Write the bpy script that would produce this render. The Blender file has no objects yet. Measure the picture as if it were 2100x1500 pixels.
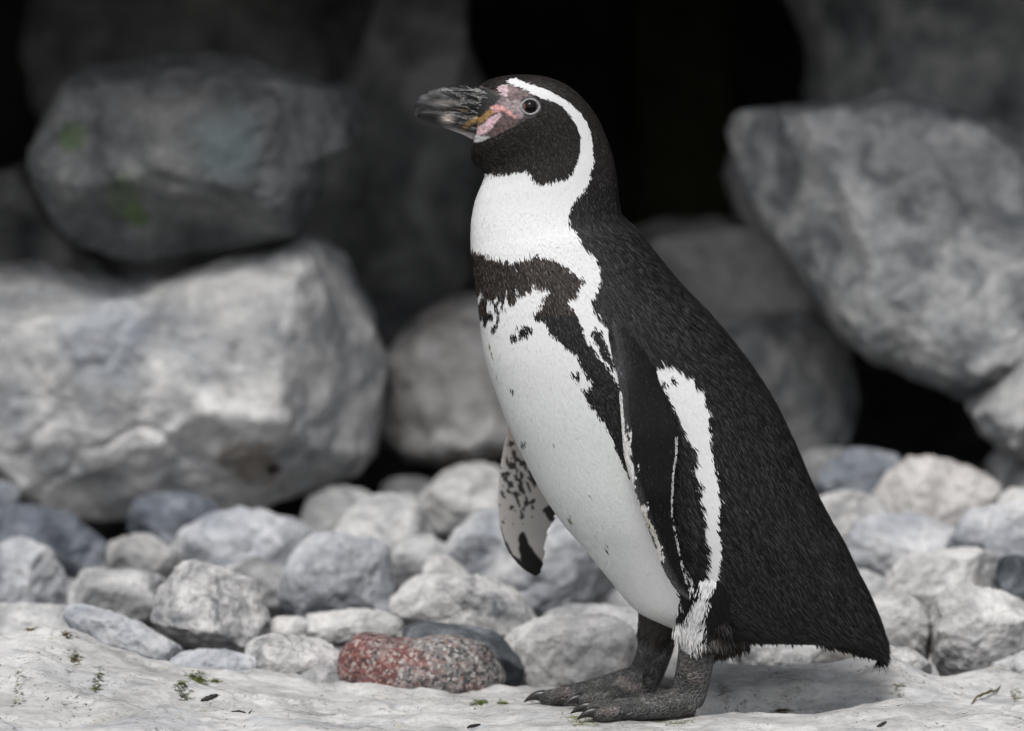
import bpy, bmesh, math, random
import numpy as np
from mathutils import Vector
from mathutils.bvhtree import BVHTree

# ------------------------------------------------------------------ camera, sky, sun, exposure
scene = bpy.context.scene
col = scene.collection
CAMP = np.array([0.0, -5.0, 0.70])
TGT = np.array([0.0, 0.0, 0.30])
WID = 0.882                                   # metres across the frame in the plane of the penguin
DIST = float(np.linalg.norm(TGT - CAMP))
S = WID / 2100.0                              # metres per photo pixel in that plane
FW = (TGT - CAMP) / DIST
RT = np.array([1.0, 0, 0])
UP = np.cross(RT, FW)

cd = bpy.data.cameras.new('camera')
cam = bpy.data.objects.new('camera', cd); col.objects.link(cam)
cam.location = CAMP
cam.rotation_euler = Vector(FW).to_track_quat('-Z', 'Y').to_euler()
cd.sensor_width = 36.0
cd.lens = 36.0 * DIST / WID
cd.clip_start = 0.1; cd.clip_end = 2000
cd.dof.use_dof = True
cd.dof.focus_distance = DIST - 0.055
cd.dof.aperture_fstop = 3.7
cd.dof.aperture_blades = 0
scene.camera = cam

SUN_EL, SUN_AZ = math.radians(60), math.radians(198)      # azimuth from +Y clockwise: behind the camera
world = bpy.data.worlds.new('World'); scene.world = world
world.use_nodes = True
wn = world.node_tree; wn.nodes.clear()
wo = wn.nodes.new('ShaderNodeOutputWorld'); bg = wn.nodes.new('ShaderNodeBackground')
sk = wn.nodes.new('ShaderNodeTexSky'); sk.sky_type = 'NISHITA'; sk.sun_disc = False
sk.sun_elevation = SUN_EL; sk.sun_rotation = SUN_AZ
sk.air_density = 1.0; sk.dust_density = 4.0; sk.ozone_density = 1.0
hs = wn.nodes.new('ShaderNodeHueSaturation'); hs.inputs['Saturation'].default_value = 0.38   # overcast: the blue is greyed by cloud
wn.links.new(sk.outputs[0], hs.inputs['Color']); wn.links.new(hs.outputs[0], bg.inputs['Color'])
bg.inputs['Strength'].default_value = 0.14
wn.links.new(bg.outputs[0], wo.inputs[0])

sl = bpy.data.lights.new('sun', 'SUN'); sl.energy = 1.5; sl.angle = math.radians(28); sl.color = (1.0, 0.985, 0.965)
sun = bpy.data.objects.new('sun', sl); col.objects.link(sun)
sdir = Vector((math.sin(SUN_AZ) * math.cos(SUN_EL), math.cos(SUN_AZ) * math.cos(SUN_EL), math.sin(SUN_EL)))
sun.rotation_euler = sdir.to_track_quat('Z', 'Y').to_euler(); sun.location = (0, -3, 6)

scene.view_settings.view_transform = 'Standard'
scene.view_settings.look = 'None'
scene.view_settings.gamma = 1.0
scene.view_settings.use_curve_mapping = False
scene.view_settings.exposure = -0.03
scene.cycles.use_denoising = True
scene.cycles.max_bounces = 8
scene.cycles.diffuse_bounces = 4

# ------------------------------------------------------------------ helpers
def P(px, py, y=0.0):
    """world point seen at photo pixel (px,py) in the vertical plane y"""
    px = np.asarray(px, float); py = np.asarray(py, float); y = np.asarray(y, float)
    a = (px - 1050) * S / DIST; b = (750 - py) * S / DIST
    d = FW[None] + np.atleast_1d(a)[:, None] * RT + np.atleast_1d(b)[:, None] * UP
    t = (np.atleast_1d(y) - CAMP[1]) / d[:, 1]
    r = CAMP + d * t[:, None]
    return r[0] if px.ndim == 0 else r

def proj(X):
    d = X - CAMP
    z = d @ FW
    return 1050 + (d @ RT) / z * DIST / S, 750 - (d @ UP) / z * DIST / S

def hash3(ix, iy, iz, seed):
    h = (ix * 374761393 + iy * 668265263 + iz * 2147483647 + seed * 1274126177) & 0xFFFFFFFF
    h = ((h ^ (h >> 13)) * 1274126177) & 0xFFFFFFFF
    h = ((h ^ (h >> 16)) * 2246822519) & 0xFFFFFFFF
    return ((h ^ (h >> 15)) & 0xFFFFFF) / float(0xFFFFFF) * 2 - 1

def vnoise(p, seed=0):
    i = np.floor(p).astype(np.int64); f = p - i
    u = f * f * f * (f * (f * 6 - 15) + 10)
    r = 0
    for dx in (0, 1):
        for dy in (0, 1):
            for dz in (0, 1):
                w = (u[:, 0] if dx else 1 - u[:, 0]) * (u[:, 1] if dy else 1 - u[:, 1]) * (u[:, 2] if dz else 1 - u[:, 2])
                r = r + w * hash3(i[:, 0] + dx, i[:, 1] + dy, i[:, 2] + dz, seed)
    return r

ROT = np.array([[0.36, 0.48, -0.8], [-0.8, 0.60, 0.0], [0.48, 0.64, 0.60]])
def fbm(p, octaves=4, seed=0, gain=0.5, lac=2.03):
    a, r, q = 1.0, 0, p @ ROT.T + 7.31
    for o in range(octaves):
        r = r + a * vnoise(q, seed + o * 17)
        q = (q @ ROT.T) * lac + 3.7; a *= gain
    return r

def spl(a, n):
    """Catmull-Rom through the rows of a, n samples"""
    a = np.asarray(a, float)
    t = np.linspace(0, len(a) - 1, n); i = np.minimum(t.astype(int), len(a) - 2); f = (t - i)[:, None]
    p0 = a[np.maximum(i - 1, 0)]; p1 = a[i]; p2 = a[i + 1]; p3 = a[np.minimum(i + 2, len(a) - 1)]
    return 0.5 * (2 * p1 + (p2 - p0) * f + (2 * p0 - 5 * p1 + 4 * p2 - p3) * f ** 2 + (3 * p1 - p0 - 3 * p2 + p3) * f ** 3)

def inpoly(u, v, poly):
    poly = np.asarray(poly, float); r = np.zeros(len(u), bool); j = len(poly) - 1
    for i in range(len(poly)):
        xi, yi = poly[i]; xj, yj = poly[j]
        if yi != yj:
            c = ((yi > v) != (yj > v)) & (u < (xj - xi) * (v - yi) / (yj - yi) + xi)
            r ^= c
        j = i
    return r

def mesh_np(name, V, F, smooth=True):
    """V (n,3), F (m,k) equal-length faces"""
    V = np.asarray(V, np.float32); F = np.asarray(F, np.int32)
    me = bpy.data.meshes.new(name)
    me.vertices.add(len(V)); me.vertices.foreach_set('co', V.ravel())
    k = F.shape[1]
    me.loops.add(F.size); me.loops.foreach_set('vertex_index', F.ravel())
    me.polygons.add(len(F)); me.polygons.foreach_set('loop_start', np.arange(0, F.size, k, dtype=np.int32))
    me.update(calc_edges=True)
    if smooth: me.polygons.foreach_set('use_smooth', np.ones(len(F), bool))
    me.validate()
    return me

def setcol(me, C, name='Col'):
    at = me.color_attributes.new(name, 'FLOAT_COLOR', 'POINT')
    C4 = np.ones((len(C), 4), np.float32); C4[:, :3] = C
    at.data.foreach_set('color', C4.ravel())

def link(name, me, mat=None, parent=None, loc=None):
    o = bpy.data.objects.new(name, me); col.objects.link(o)
    if mat is not None:
        for m in (mat if isinstance(mat, (list, tuple)) else [mat]): me.materials.append(m)
    if parent is not None:
        o.parent = parent
        o.location = -parent.location if loc is None else loc
    elif loc is not None: o.location = loc
    return o

def tag(o, label=None, cat=None, group=None, kind=None):
    if label: o['label'] = label
    if cat: o['category'] = cat
    if group: o['group'] = group
    if kind: o['kind'] = kind
    return o

def ringgrid(G, cap=True):
    """(nr,ns,3) closed rings -> verts, tri+quad list as separate arrays joined to triangles"""
    nr, ns = G.shape[:2]
    V = G.reshape(-1, 3)
    i = np.arange(nr - 1)[:, None] * ns; j = np.arange(ns)[None]; k = (j + 1) % ns
    a, b, c, d = i + j, i + k, i + ns + k, i + ns + j
    T = np.concatenate([np.stack([a, b, c], -1).reshape(-1, 3), np.stack([a, c, d], -1).reshape(-1, 3)])
    if cap:
        V = np.vstack([V, G[0].mean(0), G[-1].mean(0)]); n = nr * ns
        j = np.arange(ns); k = (j + 1) % ns; e = (nr - 1) * ns
        T = np.concatenate([T, np.stack([np.full(ns, n), k, j], -1), np.stack([np.full(ns, n + 1), e + j, e + k], -1)])
    a_, b_, c_ = V[T[:, 0]], V[T[:, 1]], V[T[:, 2]]
    if np.einsum('ij,ij->i', a_ - V[0], np.cross(b_ - V[0], c_ - V[0])).sum() < 0: T = T[:, ::-1].copy()
    return V, T

def section(A, B, H, ns, e=2.2):
    """rings: A..B diameter ends (n,3), H (n,3) half-axis across"""
    th = np.linspace(0, 2 * math.pi, ns, endpoint=False)
    c, s = np.cos(th), np.sin(th)
    e = np.broadcast_to(np.asarray(e, float), (len(A),))[:, None]
    c = np.sign(c)[None] * np.abs(c)[None] ** (2 / e); s = np.sign(s)[None] * np.abs(s)[None] ** (2 / e)
    C = (A + B) / 2; D = (B - A) / 2
    return C[:, None] + c[..., None] * D[:, None] + s[..., None] * H[:, None]

def tube(path, rad, ns=16, flat=1.0, nsub=0):
    """closed tube along path with radii; flat squashes vertically"""
    path = np.asarray(path, float); rad = np.asarray(rad, float)
    if nsub:
        pr = spl(np.c_[path, rad], nsub); path, rad = pr[:, :3], np.maximum(pr[:, 3], 1e-5)
    T = np.gradient(path, axis=0); T /= np.linalg.norm(T, axis=1)[:, None] + 1e-9
    ref = np.where(np.abs(T[:, 2:3]) > 0.85, np.array([[1.0, 0, 0]]), np.array([[0, 0, 1.0]]))
    X = np.cross(T, ref); X /= np.linalg.norm(X, axis=1)[:, None] + 1e-9
    Y = np.cross(X, T)
    th = np.linspace(0, 2 * math.pi, ns, endpoint=False)
    return path[:, None] + rad[:, None, None] * (np.cos(th)[None, :, None] * X[:, None] + flat * np.sin(th)[None, :, None] * Y[:, None])

def join(parts):
    V, T, n = [], [], 0
    for v, t in parts:
        V.append(v); T.append(t + n); n += len(v)
    return np.vstack(V), np.vstack(T)

def bvh(v, t): return BVHTree.FromPolygons(v.tolist(), t.tolist())

# ------------------------------------------------------------------ materials
class NT:
    def __init__(s, name):
        s.m = bpy.data.materials.new(name); s.m.use_nodes = True
        s.t = s.m.node_tree; s.t.nodes.clear()
        s.out = s.t.nodes.new('ShaderNodeOutputMaterial'); s.b = s.t.nodes.new('ShaderNodeBsdfPrincipled')
        s.t.links.new(s.b.outputs[0], s.out.inputs[0])
    def n(s, ty, **kw):
        nd = s.t.nodes.new(ty)
        for k, v in kw.items(): setattr(nd, k, v)
        return nd
    def l(s, a, b): s.t.links.new(a, b)
    def coords(s, rnd=True):
        tc = s.n('ShaderNodeTexCoord')
        if not rnd: return tc.outputs['Object']
        oi = s.n('ShaderNodeObjectInfo'); m = s.n('ShaderNodeVectorMath', operation='MULTIPLY_ADD')
        cx = s.n('ShaderNodeCombineXYZ')
        for i in range(3): s.l(oi.outputs['Random'], cx.inputs[i])
        s.l(cx.outputs[0], m.inputs[0]); m.inputs[1].default_value = (37.0, 91.0, 53.0)
        s.l(tc.outputs['Object'], m.inputs[2])
        return m.outputs[0]
    def noise(s, co, scale, detail=4, rough=0.55, dist=0.0):
        nd = s.n('ShaderNodeTexNoise'); s.l(co, nd.inputs['Vector'])
        nd.inputs['Scale'].default_value = scale; nd.inputs['Detail'].default_value = detail
        nd.inputs['Roughness'].default_value = rough; nd.inputs['Distortion'].default_value = dist
        return nd.outputs['Fac']
    def ramp(s, fac, stops, mode='LINEAR'):
        r = s.n('ShaderNodeValToRGB'); r.color_ramp.interpolation = mode
        el = r.color_ramp.elements
        while len(el) < len(stops): el.new(0.5)
        for e, (p, c) in zip(el, stops):
            e.position = p; e.color = (*(c if hasattr(c, '__len__') else (c, c, c)), 1)
        s.l(fac, r.inputs['Fac']); return r.outputs['Color']
    def mix(s, fac, a, b, mode='MIX'):
        m = s.n('ShaderNodeMix', data_type='RGBA', blend_type=mode)
        for v, k in ((fac, 0), (a, 6), (b, 7)):
            if hasattr(v, 'links') or hasattr(v, 'is_linked'): s.l(v, m.inputs[k])
            elif k == 0: m.inputs[0].default_value = v
            else: m.inputs[k].default_value = (*v, 1)
        return m.outputs[2]
    def bump(s, h, strength, dist, prev=None):
        b = s.n('ShaderNodeBump'); b.inputs['Strength'].default_value = strength; b.inputs['Distance'].default_value = dist
        s.l(h, b.inputs['Height'])
        if prev is not None: s.l(prev, b.inputs['Normal'])
        return b.outputs[0]

def stone_mat(name, lo, mid, hi, scale=18, stain=None, stain_amt=0.62, speck=0.35, bumpd=0.004, moss=None, moss_pos=0.68, spots=()):
    t = NT(name); co = t.coords()
    a = t.noise(co, scale, 6, 0.62, 0.6)
    c = t.ramp(a, [(0.36, lo), (0.5, mid), (0.62, hi)])
    b = t.noise(co, scale * 5.5, 5, 0.65, 0.3)
    c = t.mix(0.55, c, t.ramp(b, [(0.3, 0.52), (0.5, 0.95), (0.7, 1.18)]), 'MULTIPLY')
    big = t.noise(co, scale * 0.38, 4, 0.6, 0.8)
    c = t.mix(0.7, c, t.ramp(big, [(0.34, 0.72), (0.5, 1.0), (0.66, 1.2)]), 'MULTIPLY')
    pit = t.noise(co, scale * 14, 3, 0.6)
    c = t.mix(speck, c, t.ramp(pit, [(0.34, 0.25), (0.42, 1.0)]), 'MULTIPLY')
    if stain:
        st = t.ramp(t.noise(co, scale * 0.7, 5, 0.6, 0.4), [(stain_amt - 0.04, 0.0), (stain_amt + 0.1, 0.75)])
        c = t.mix(st, c, stain)
    if moss:
        st = t.ramp(t.noise(co, scale * 0.9, 5, 0.7, 0.2), [(moss_pos, 0.0), (moss_pos + 0.05, 0.8)])
        c = t.mix(st, c, moss)
    for (sx, sz, sr, scol, samt) in spots:                 # single stains that belong to one boulder
        tc = t.n('ShaderNodeTexCoord'); m1 = t.n('ShaderNodeVectorMath', operation='SUBTRACT'); t.l(tc.outputs['Object'], m1.inputs[0]); m1.inputs[1].default_value = (sx, 0, sz)
        m2 = t.n('ShaderNodeVectorMath', operation='MULTIPLY'); t.l(m1.outputs[0], m2.inputs[0]); m2.inputs[1].default_value = (1 / sr, 0, 1 / sr)
        ln = t.n('ShaderNodeVectorMath', operation='LENGTH'); t.l(m2.outputs[0], ln.inputs[0])
        ad = t.n('ShaderNodeMath', operation='ADD'); t.l(ln.outputs['Value'], ad.inputs[0]); t.l(t.noise(co, 1.6 / sr, 5, 0.65, 0.5), ad.inputs[1])
        c = t.mix(t.ramp(ad.outputs[0], [(0.75, samt), (1.0 if sr < .05 else 0.98, 0.0)]), c, scol)
    t.l(c, t.b.inputs['Base Color'])
    t.b.inputs['Roughness'].default_value = 0.85; t.b.inputs['Specular IOR Level'].default_value = 0.3
    n1 = t.bump(a, 0.5, bumpd * 2.5)
    n2 = t.bump(b, 0.7, bumpd * 0.8, n1)
    n3 = t.bump(pit, 0.5, bumpd * 0.3, n2)
    t.l(n3, t.b.inputs['Normal'])
    return t.m

WARM = (0.30, 0.22, 0.15)
M = {}
M['white'] = stone_mat('white_limestone', (0.36, 0.36, 0.36), (0.60, 0.59, 0.575), (0.72, 0.71, 0.69), 20, (0.40, 0.33, 0.26), 0.66)
M['pale'] = stone_mat('pale_grey_stone', (0.30, 0.31, 0.32), (0.52, 0.52, 0.515), (0.66, 0.655, 0.645), 17)
M['blue'] = stone_mat('blue_grey_stone', (0.16, 0.175, 0.20), (0.28, 0.305, 0.34), (0.45, 0.465, 0.49), 16)
M['palblue'] = stone_mat('pale_blue_stone', (0.29, 0.31, 0.34), (0.475, 0.487, 0.512), (0.64, 0.642, 0.645), 14)
M['darkblue'] = stone_mat('dark_blue_stone', (0.09, 0.10, 0.12), (0.15, 0.17, 0.20), (0.28, 0.30, 0.33), 17)
M['slate'] = stone_mat('dark_slate', (0.05, 0.058, 0.066), (0.11, 0.122, 0.135), (0.24, 0.26, 0.28), 22, bumpd=0.002)
M['speck'] = stone_mat('speckled_stone', (0.17, 0.185, 0.20), (0.55, 0.54, 0.53), (0.72, 0.71, 0.69), 30, (0.33, 0.32, 0.31), 0.58, 0.55)
M['grey'] = stone_mat('grey_stone', (0.22, 0.225, 0.23), (0.37, 0.37, 0.37), (0.54, 0.535, 0.53), 19)
M['pink'] = stone_mat('pinkish_stone', (0.42, 0.40, 0.39), (0.60, 0.575, 0.555), (0.72, 0.695, 0.67), 12, (0.56, 0.36, 0.28), 0.58)
M['boulder'] = stone_mat('boulder_limestone', (0.29, 0.30, 0.315), (0.52, 0.52, 0.515), (0.74, 0.73, 0.715), 10, (0.22, 0.19, 0.16), 0.66, 0.4, 0.008, spots=((0.1092, -0.0736, 0.055, (0.24, 0.185, 0.14), 0.75), (0.1234, -0.0797, 0.018, (0.03, 0.024, 0.02), 1.0), (-0.0380, 0.0617, 0.11, (0.33, 0.37, 0.43), 0.6), (-0.1376, -0.0142, 0.07, (0.33, 0.36, 0.41), 0.55), (0.0807, -0.0617, 0.035, (0.24, 0.20, 0.16), 0.7)))
M['bould2'] = stone_mat('mottled_boulder', (0.23, 0.245, 0.26), (0.50, 0.51, 0.51), (0.76, 0.75, 0.735), 18, None, 0.7, 0.5, 0.010)
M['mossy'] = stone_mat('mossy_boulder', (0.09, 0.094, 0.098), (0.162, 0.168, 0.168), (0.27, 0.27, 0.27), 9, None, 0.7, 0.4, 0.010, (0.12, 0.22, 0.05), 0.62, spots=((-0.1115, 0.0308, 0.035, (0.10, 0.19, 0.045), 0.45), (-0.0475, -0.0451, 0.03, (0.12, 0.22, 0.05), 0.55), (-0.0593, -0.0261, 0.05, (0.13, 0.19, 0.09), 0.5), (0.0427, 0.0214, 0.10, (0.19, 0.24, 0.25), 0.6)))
M['brown'] = stone_mat('brown_stained_boulder', (0.32, 0.31, 0.295), (0.58, 0.565, 0.55), (0.74, 0.72, 0.70), 10, (0.33, 0.23, 0.16), 0.60, 0.4, 0.010)
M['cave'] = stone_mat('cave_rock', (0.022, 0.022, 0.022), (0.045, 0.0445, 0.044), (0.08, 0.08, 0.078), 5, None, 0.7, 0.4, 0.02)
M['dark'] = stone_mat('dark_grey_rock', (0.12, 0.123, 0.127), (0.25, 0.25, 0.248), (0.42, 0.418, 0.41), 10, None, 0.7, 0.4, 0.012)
M['gravel'] = stone_mat('dark_gravel', (0.03, 0.03, 0.03), (0.075, 0.074, 0.072), (0.15, 0.148, 0.145), 30, None, 0.7, 0.5, 0.006)  # dark mottled tone over the whole ground sheet
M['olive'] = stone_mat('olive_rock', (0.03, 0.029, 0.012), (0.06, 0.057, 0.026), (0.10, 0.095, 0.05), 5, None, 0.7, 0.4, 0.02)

def granite():
    t = NT('red_granite'); co = t.coords()
    w = t.noise(co, 160, 3, 0.6)
    va = t.n('ShaderNodeVectorMath', operation='MULTIPLY_ADD')
    cx = t.n('ShaderNodeCombineXYZ')
    for i in range(3): t.l(w, cx.inputs[i])
    t.l(cx.outputs[0], va.inputs[0]); va.inputs[1].default_value = (0.006,) * 3; t.l(co, va.inputs[2])
    v = t.n('ShaderNodeTexVoronoi'); v.inputs['Scale'].default_value = 330; t.l(va.outputs[0], v.inputs['Vector'])
    sp = t.n('ShaderNodeSeparateColor'); t.l(v.outputs['Color'], sp.inputs[0])
    red = t.ramp(sp.outputs[0], [(0.0, (0.06, 0.045, 0.045)), (0.14, (0.17, 0.062, 0.056)), (0.42, (0.225, 0.10, 0.09)), (0.62, (0.33, 0.225, 0.205)), (0.8, (0.42, 0.36, 0.33)), (0.92, (0.15, 0.14, 0.14))], 'CONSTANT')
    gry = t.ramp(sp.outputs[0], [(0.0, (0.07, 0.068, 0.068)), (0.22, (0.18, 0.17, 0.165)), (0.5, (0.30, 0.27, 0.26)), (0.76, (0.42, 0.40, 0.385)), (0.9, (0.26, 0.16, 0.135))], 'CONSTANT')
    m = t.noise(co, 26, 4, 0.6, 0.5)
    g = t.n('ShaderNodeSeparateXYZ'); tc = t.n('ShaderNodeTexCoord'); t.l(tc.outputs['Object'], g.inputs[0])
    ma = t.n('ShaderNodeMath', operation='MULTIPLY_ADD'); t.l(g.outputs[0], ma.inputs[0]); ma.inputs[1].default_value = 3.2; t.l(m, ma.inputs[2])
    c = t.mix(t.ramp(ma.outputs[0], [(0.40, 0.0), (0.52, 1.0)]), red, gry)
    f = t.noise(co, 420, 2, 0.6)
    c = t.mix(0.5, c, t.ramp(f, [(0.35, 0.5), (0.6, 1.15)]), 'MULTIPLY')
    t.l(c, t.b.inputs['Base Color']); t.b.inputs['Roughness'].default_value = 0.75
    t.l(t.bump(f, 0.5, 0.0012, t.bump(sp.outputs[1], 0.25, 0.001)), t.b.inputs['Normal'])
    return t.m
M['granite'] = granite()

def slab_material():
    t = NT('pale_weathered_slab'); co = t.coords(False)
    mp = t.n('ShaderNodeMapping'); mp.inputs['Scale'].default_value = (0.6, 1.0, 1.6); mp.inputs['Rotation'].default_value = (0, 0.35, 0.2); t.l(co, mp.inputs[0])
    a = t.noise(mp.outputs[0], 16, 7, 0.62, 0.9)
    c = t.ramp(a, [(0.33, (0.33, 0.328, 0.322)), (0.45, (0.50, 0.497, 0.487)), (0.57, (0.64, 0.635, 0.62))])
    b = t.noise(mp.outputs[0], 75, 6, 0.68, 0.5)
    c = t.mix(0.6, c, t.ramp(b, [(0.28, 0.62), (0.5, 0.97), (0.7, 1.08)]), 'MULTIPLY')
    warm = t.noise(co, 9, 4, 0.6)
    c = t.mix(t.ramp(warm, [(0.60, 0.0), (0.75, 0.35)]), c, (0.60, 0.52, 0.455))
    cool = t.noise(mp.outputs[0], 11, 5, 0.6, 0.6)
    c = t.mix(t.ramp(cool, [(0.53, 0.0), (0.62, 0.55)]), c, (0.38, 0.395, 0.42))
    # fine dark pits and flecks
    pit = t.noise(co, 210, 4, 0.7)
    area = t.ramp(t.noise(co, 26, 3, 0.5), [(0.42, 0.0), (0.6, 1.0)])
    pm = t.mix(1.0, t.ramp(pit, [(0.37, 1.0), (0.41, 0.0)]), area, 'MULTIPLY')
    c = t.mix(pm, c, (0.11, 0.10, 0.085))
    # thin cracks: where a noise passes its mid value
    cr = t.noise(mp.outputs[0], 22, 6, 0.6, 1.2)
    ab = t.n('ShaderNodeMath', operation='SUBTRACT'); t.l(cr, ab.inputs[0]); ab.inputs[1].default_value = 0.5
    a2 = t.n('ShaderNodeMath', operation='ABSOLUTE'); t.l(ab.outputs[0], a2.inputs[0])
    ck = t.mix(1.0, t.ramp(a2.outputs[0], [(0.0, 0.95), (0.008, 0.0)]), t.ramp(t.noise(co, 14, 2), [(0.44, 0.0), (0.54, 1.0)]), 'MULTIPLY')
    c = t.mix(ck, c, (0.25, 0.235, 0.22))
    mq = t.n('ShaderNodeMapping'); mq.inputs['Scale'].default_value = (1.0, 2.2, 3.0); mq.inputs['Rotation'].default_value = (0, -0.25, 0.5); t.l(co, mq.inputs[0])
    sk_ = t.noise(mq.outputs[0], 62, 5, 0.68, 1.5)
    sm_ = t.mix(1.0, t.ramp(sk_, [(0.345, 0.9), (0.385, 0.0)]), t.ramp(t.noise(co, 19, 3, 0.5), [(0.48, 0.0), (0.60, 1.0)]), 'MULTIPLY')
    c = t.mix(sm_, c, (0.20, 0.19, 0.175))
    gr_ = t.noise(mq.outputs[0], 34, 6, 0.7, 1.0)
    c = t.mix(0.75, c, t.ramp(gr_, [(0.32, 0.66), (0.5, 0.98), (0.68, 1.06)]), 'MULTIPLY')
    # algae film: yellow green smears
    g1 = t.noise(co, 34, 5, 0.7, 0.3)
    g2 = t.noise(co, 300, 3, 0.7)
    gm = t.mix(1.0, t.ramp(g1, [(0.62, 0.0), (0.7, 0.8)]), t.ramp(g2, [(0.45, 0.0), (0.62, 1.0)]), 'MULTIPLY')
    c = t.mix(gm, c, (0.30, 0.29, 0.08))
    t.l(c, t.b.inputs['Base Color']); t.b.inputs['Roughness'].default_value = 0.8; t.b.inputs['Specular IOR Level'].default_value = 0.3
    n = t.bump(a, 0.6, 0.006); n = t.bump(b, 0.8, 0.0022, n); n = t.bump(sk_, 0.5, 0.002, n); n = t.bump(pit, 0.5, 0.001, n)
    t.l(n, t.b.inputs['Normal'])
    return t.m
M['slab'] = slab_material()

def attr_mat(name, rough=0.6, spec=0.3, bumpkind=None, sheen=0.0):
    t = NT(name)
    a = t.n('ShaderNodeAttribute'); a.attribute_name = 'Col'
    c = a.outputs['Color']; co = t.coords(False)
    t.b.inputs['Roughness'].default_value = rough; t.b.inputs['Specular IOR Level'].default_value = spec
    if sheen: t.b.inputs['Sheen Weight'].default_value = sheen
    if bumpkind == 'scales':
        v = t.n('ShaderNodeTexVoronoi', feature='DISTANCE_TO_EDGE'); v.inputs['Scale'].default_value = 300; t.l(co, v.inputs['Vector'])
        d = v.outputs['Distance']
        f = t.noise(co, 70, 4, 0.65)
        c = t.mix(1.0, c, t.ramp(d, [(0.0, 2.3), (0.09, 1.4), (0.2, 0.65), (0.5, 0.5)]), 'MULTIPLY')
        c = t.mix(0.8, c, t.ramp(f, [(0.3, 0.5), (0.7, 1.6)]), 'MULTIPLY')
        t.l(t.bump(t.ramp(d, [(0.0, 0.0), (0.2, 1.0)]), 0.9, 0.0009, t.bump(f, 0.5, 0.003)), t.b.inputs['Normal'])
    elif bumpkind == 'flipper':
        mp = t.n('ShaderNodeMapping'); mp.inputs['Scale'].default_value = (1.0, 1.0, 0.5); t.l(co, mp.inputs[0])
        v = t.n('ShaderNodeTexVoronoi'); v.inputs['Scale'].default_value = 650; t.l(mp.outputs[0], v.inputs['Vector'])
        f = t.noise(co, 45, 4, 0.6)
        t.l(t.bump(v.outputs['Distance'], 0.4, 0.0004, t.bump(f, 0.1, 0.0008)), t.b.inputs['Normal'])
    elif bumpkind == 'bill':
        mp = t.n('ShaderNodeMapping'); mp.inputs['Scale'].default_value = (0.45, 1.0, 1.3); mp.inputs['Rotation'].default_value = (0, 0.25, 0); t.l(co, mp.inputs[0])
        f = t.noise(mp.outputs[0], 260, 5, 0.65, 1.0)
        g = t.noise(mp.outputs[0], 900, 3, 0.6)
        t.l(t.bump(g, 0.15, 0.0003, t.bump(f, 0.7, 0.0013)), t.b.inputs['Normal'])
    elif bumpkind == 'skin':
        v = t.n('ShaderNodeTexVoronoi'); v.inputs['Scale'].default_value = 800; t.l(co, v.inputs['Vector'])
        t.l(t.bump(v.outputs['Distance'], 0.4, 0.0006), t.b.inputs['Normal'])
    elif bumpkind == 'fine':
        f = t.noise(co, 500, 3, 0.6)
        t.l(t.bump(f, 0.4, 0.0005), t.b.inputs['Normal'])
    t.l(c, t.b.inputs['Base Color'])
    return t.m

def plain_mat(name, c, rough=0.5, spec=0.4, var=0.4, scale=200):
    t = NT(name); co = t.coords(False)
    k = t.ramp(t.noise(co, scale, 4, 0.6), [(0.3, tuple(x * (1 - var) for x in c)), (0.7, tuple(min(1, x * (1 + var)) for x in c))])
    t.l(k, t.b.inputs['Base Color']); t.b.inputs['Roughness'].default_value = rough; t.b.inputs['Specular IOR Level'].default_value = spec
    return t.m

#@@ROCKS
# ------------------------------------------------------------------ ground, cliff, cave
ICO = {}
def ico(n):
    if n not in ICO:
        bm = bmesh.new(); bmesh.ops.create_icosphere(bm, subdivisions=n, radius=1.0)
        bm.verts.ensure_lookup_table()
        ICO[n] = (np.array([v.co[:] for v in bm.verts]), np.array([[v.index for v in f.verts] for f in bm.faces]))
        bm.free()
    return ICO[n]

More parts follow.
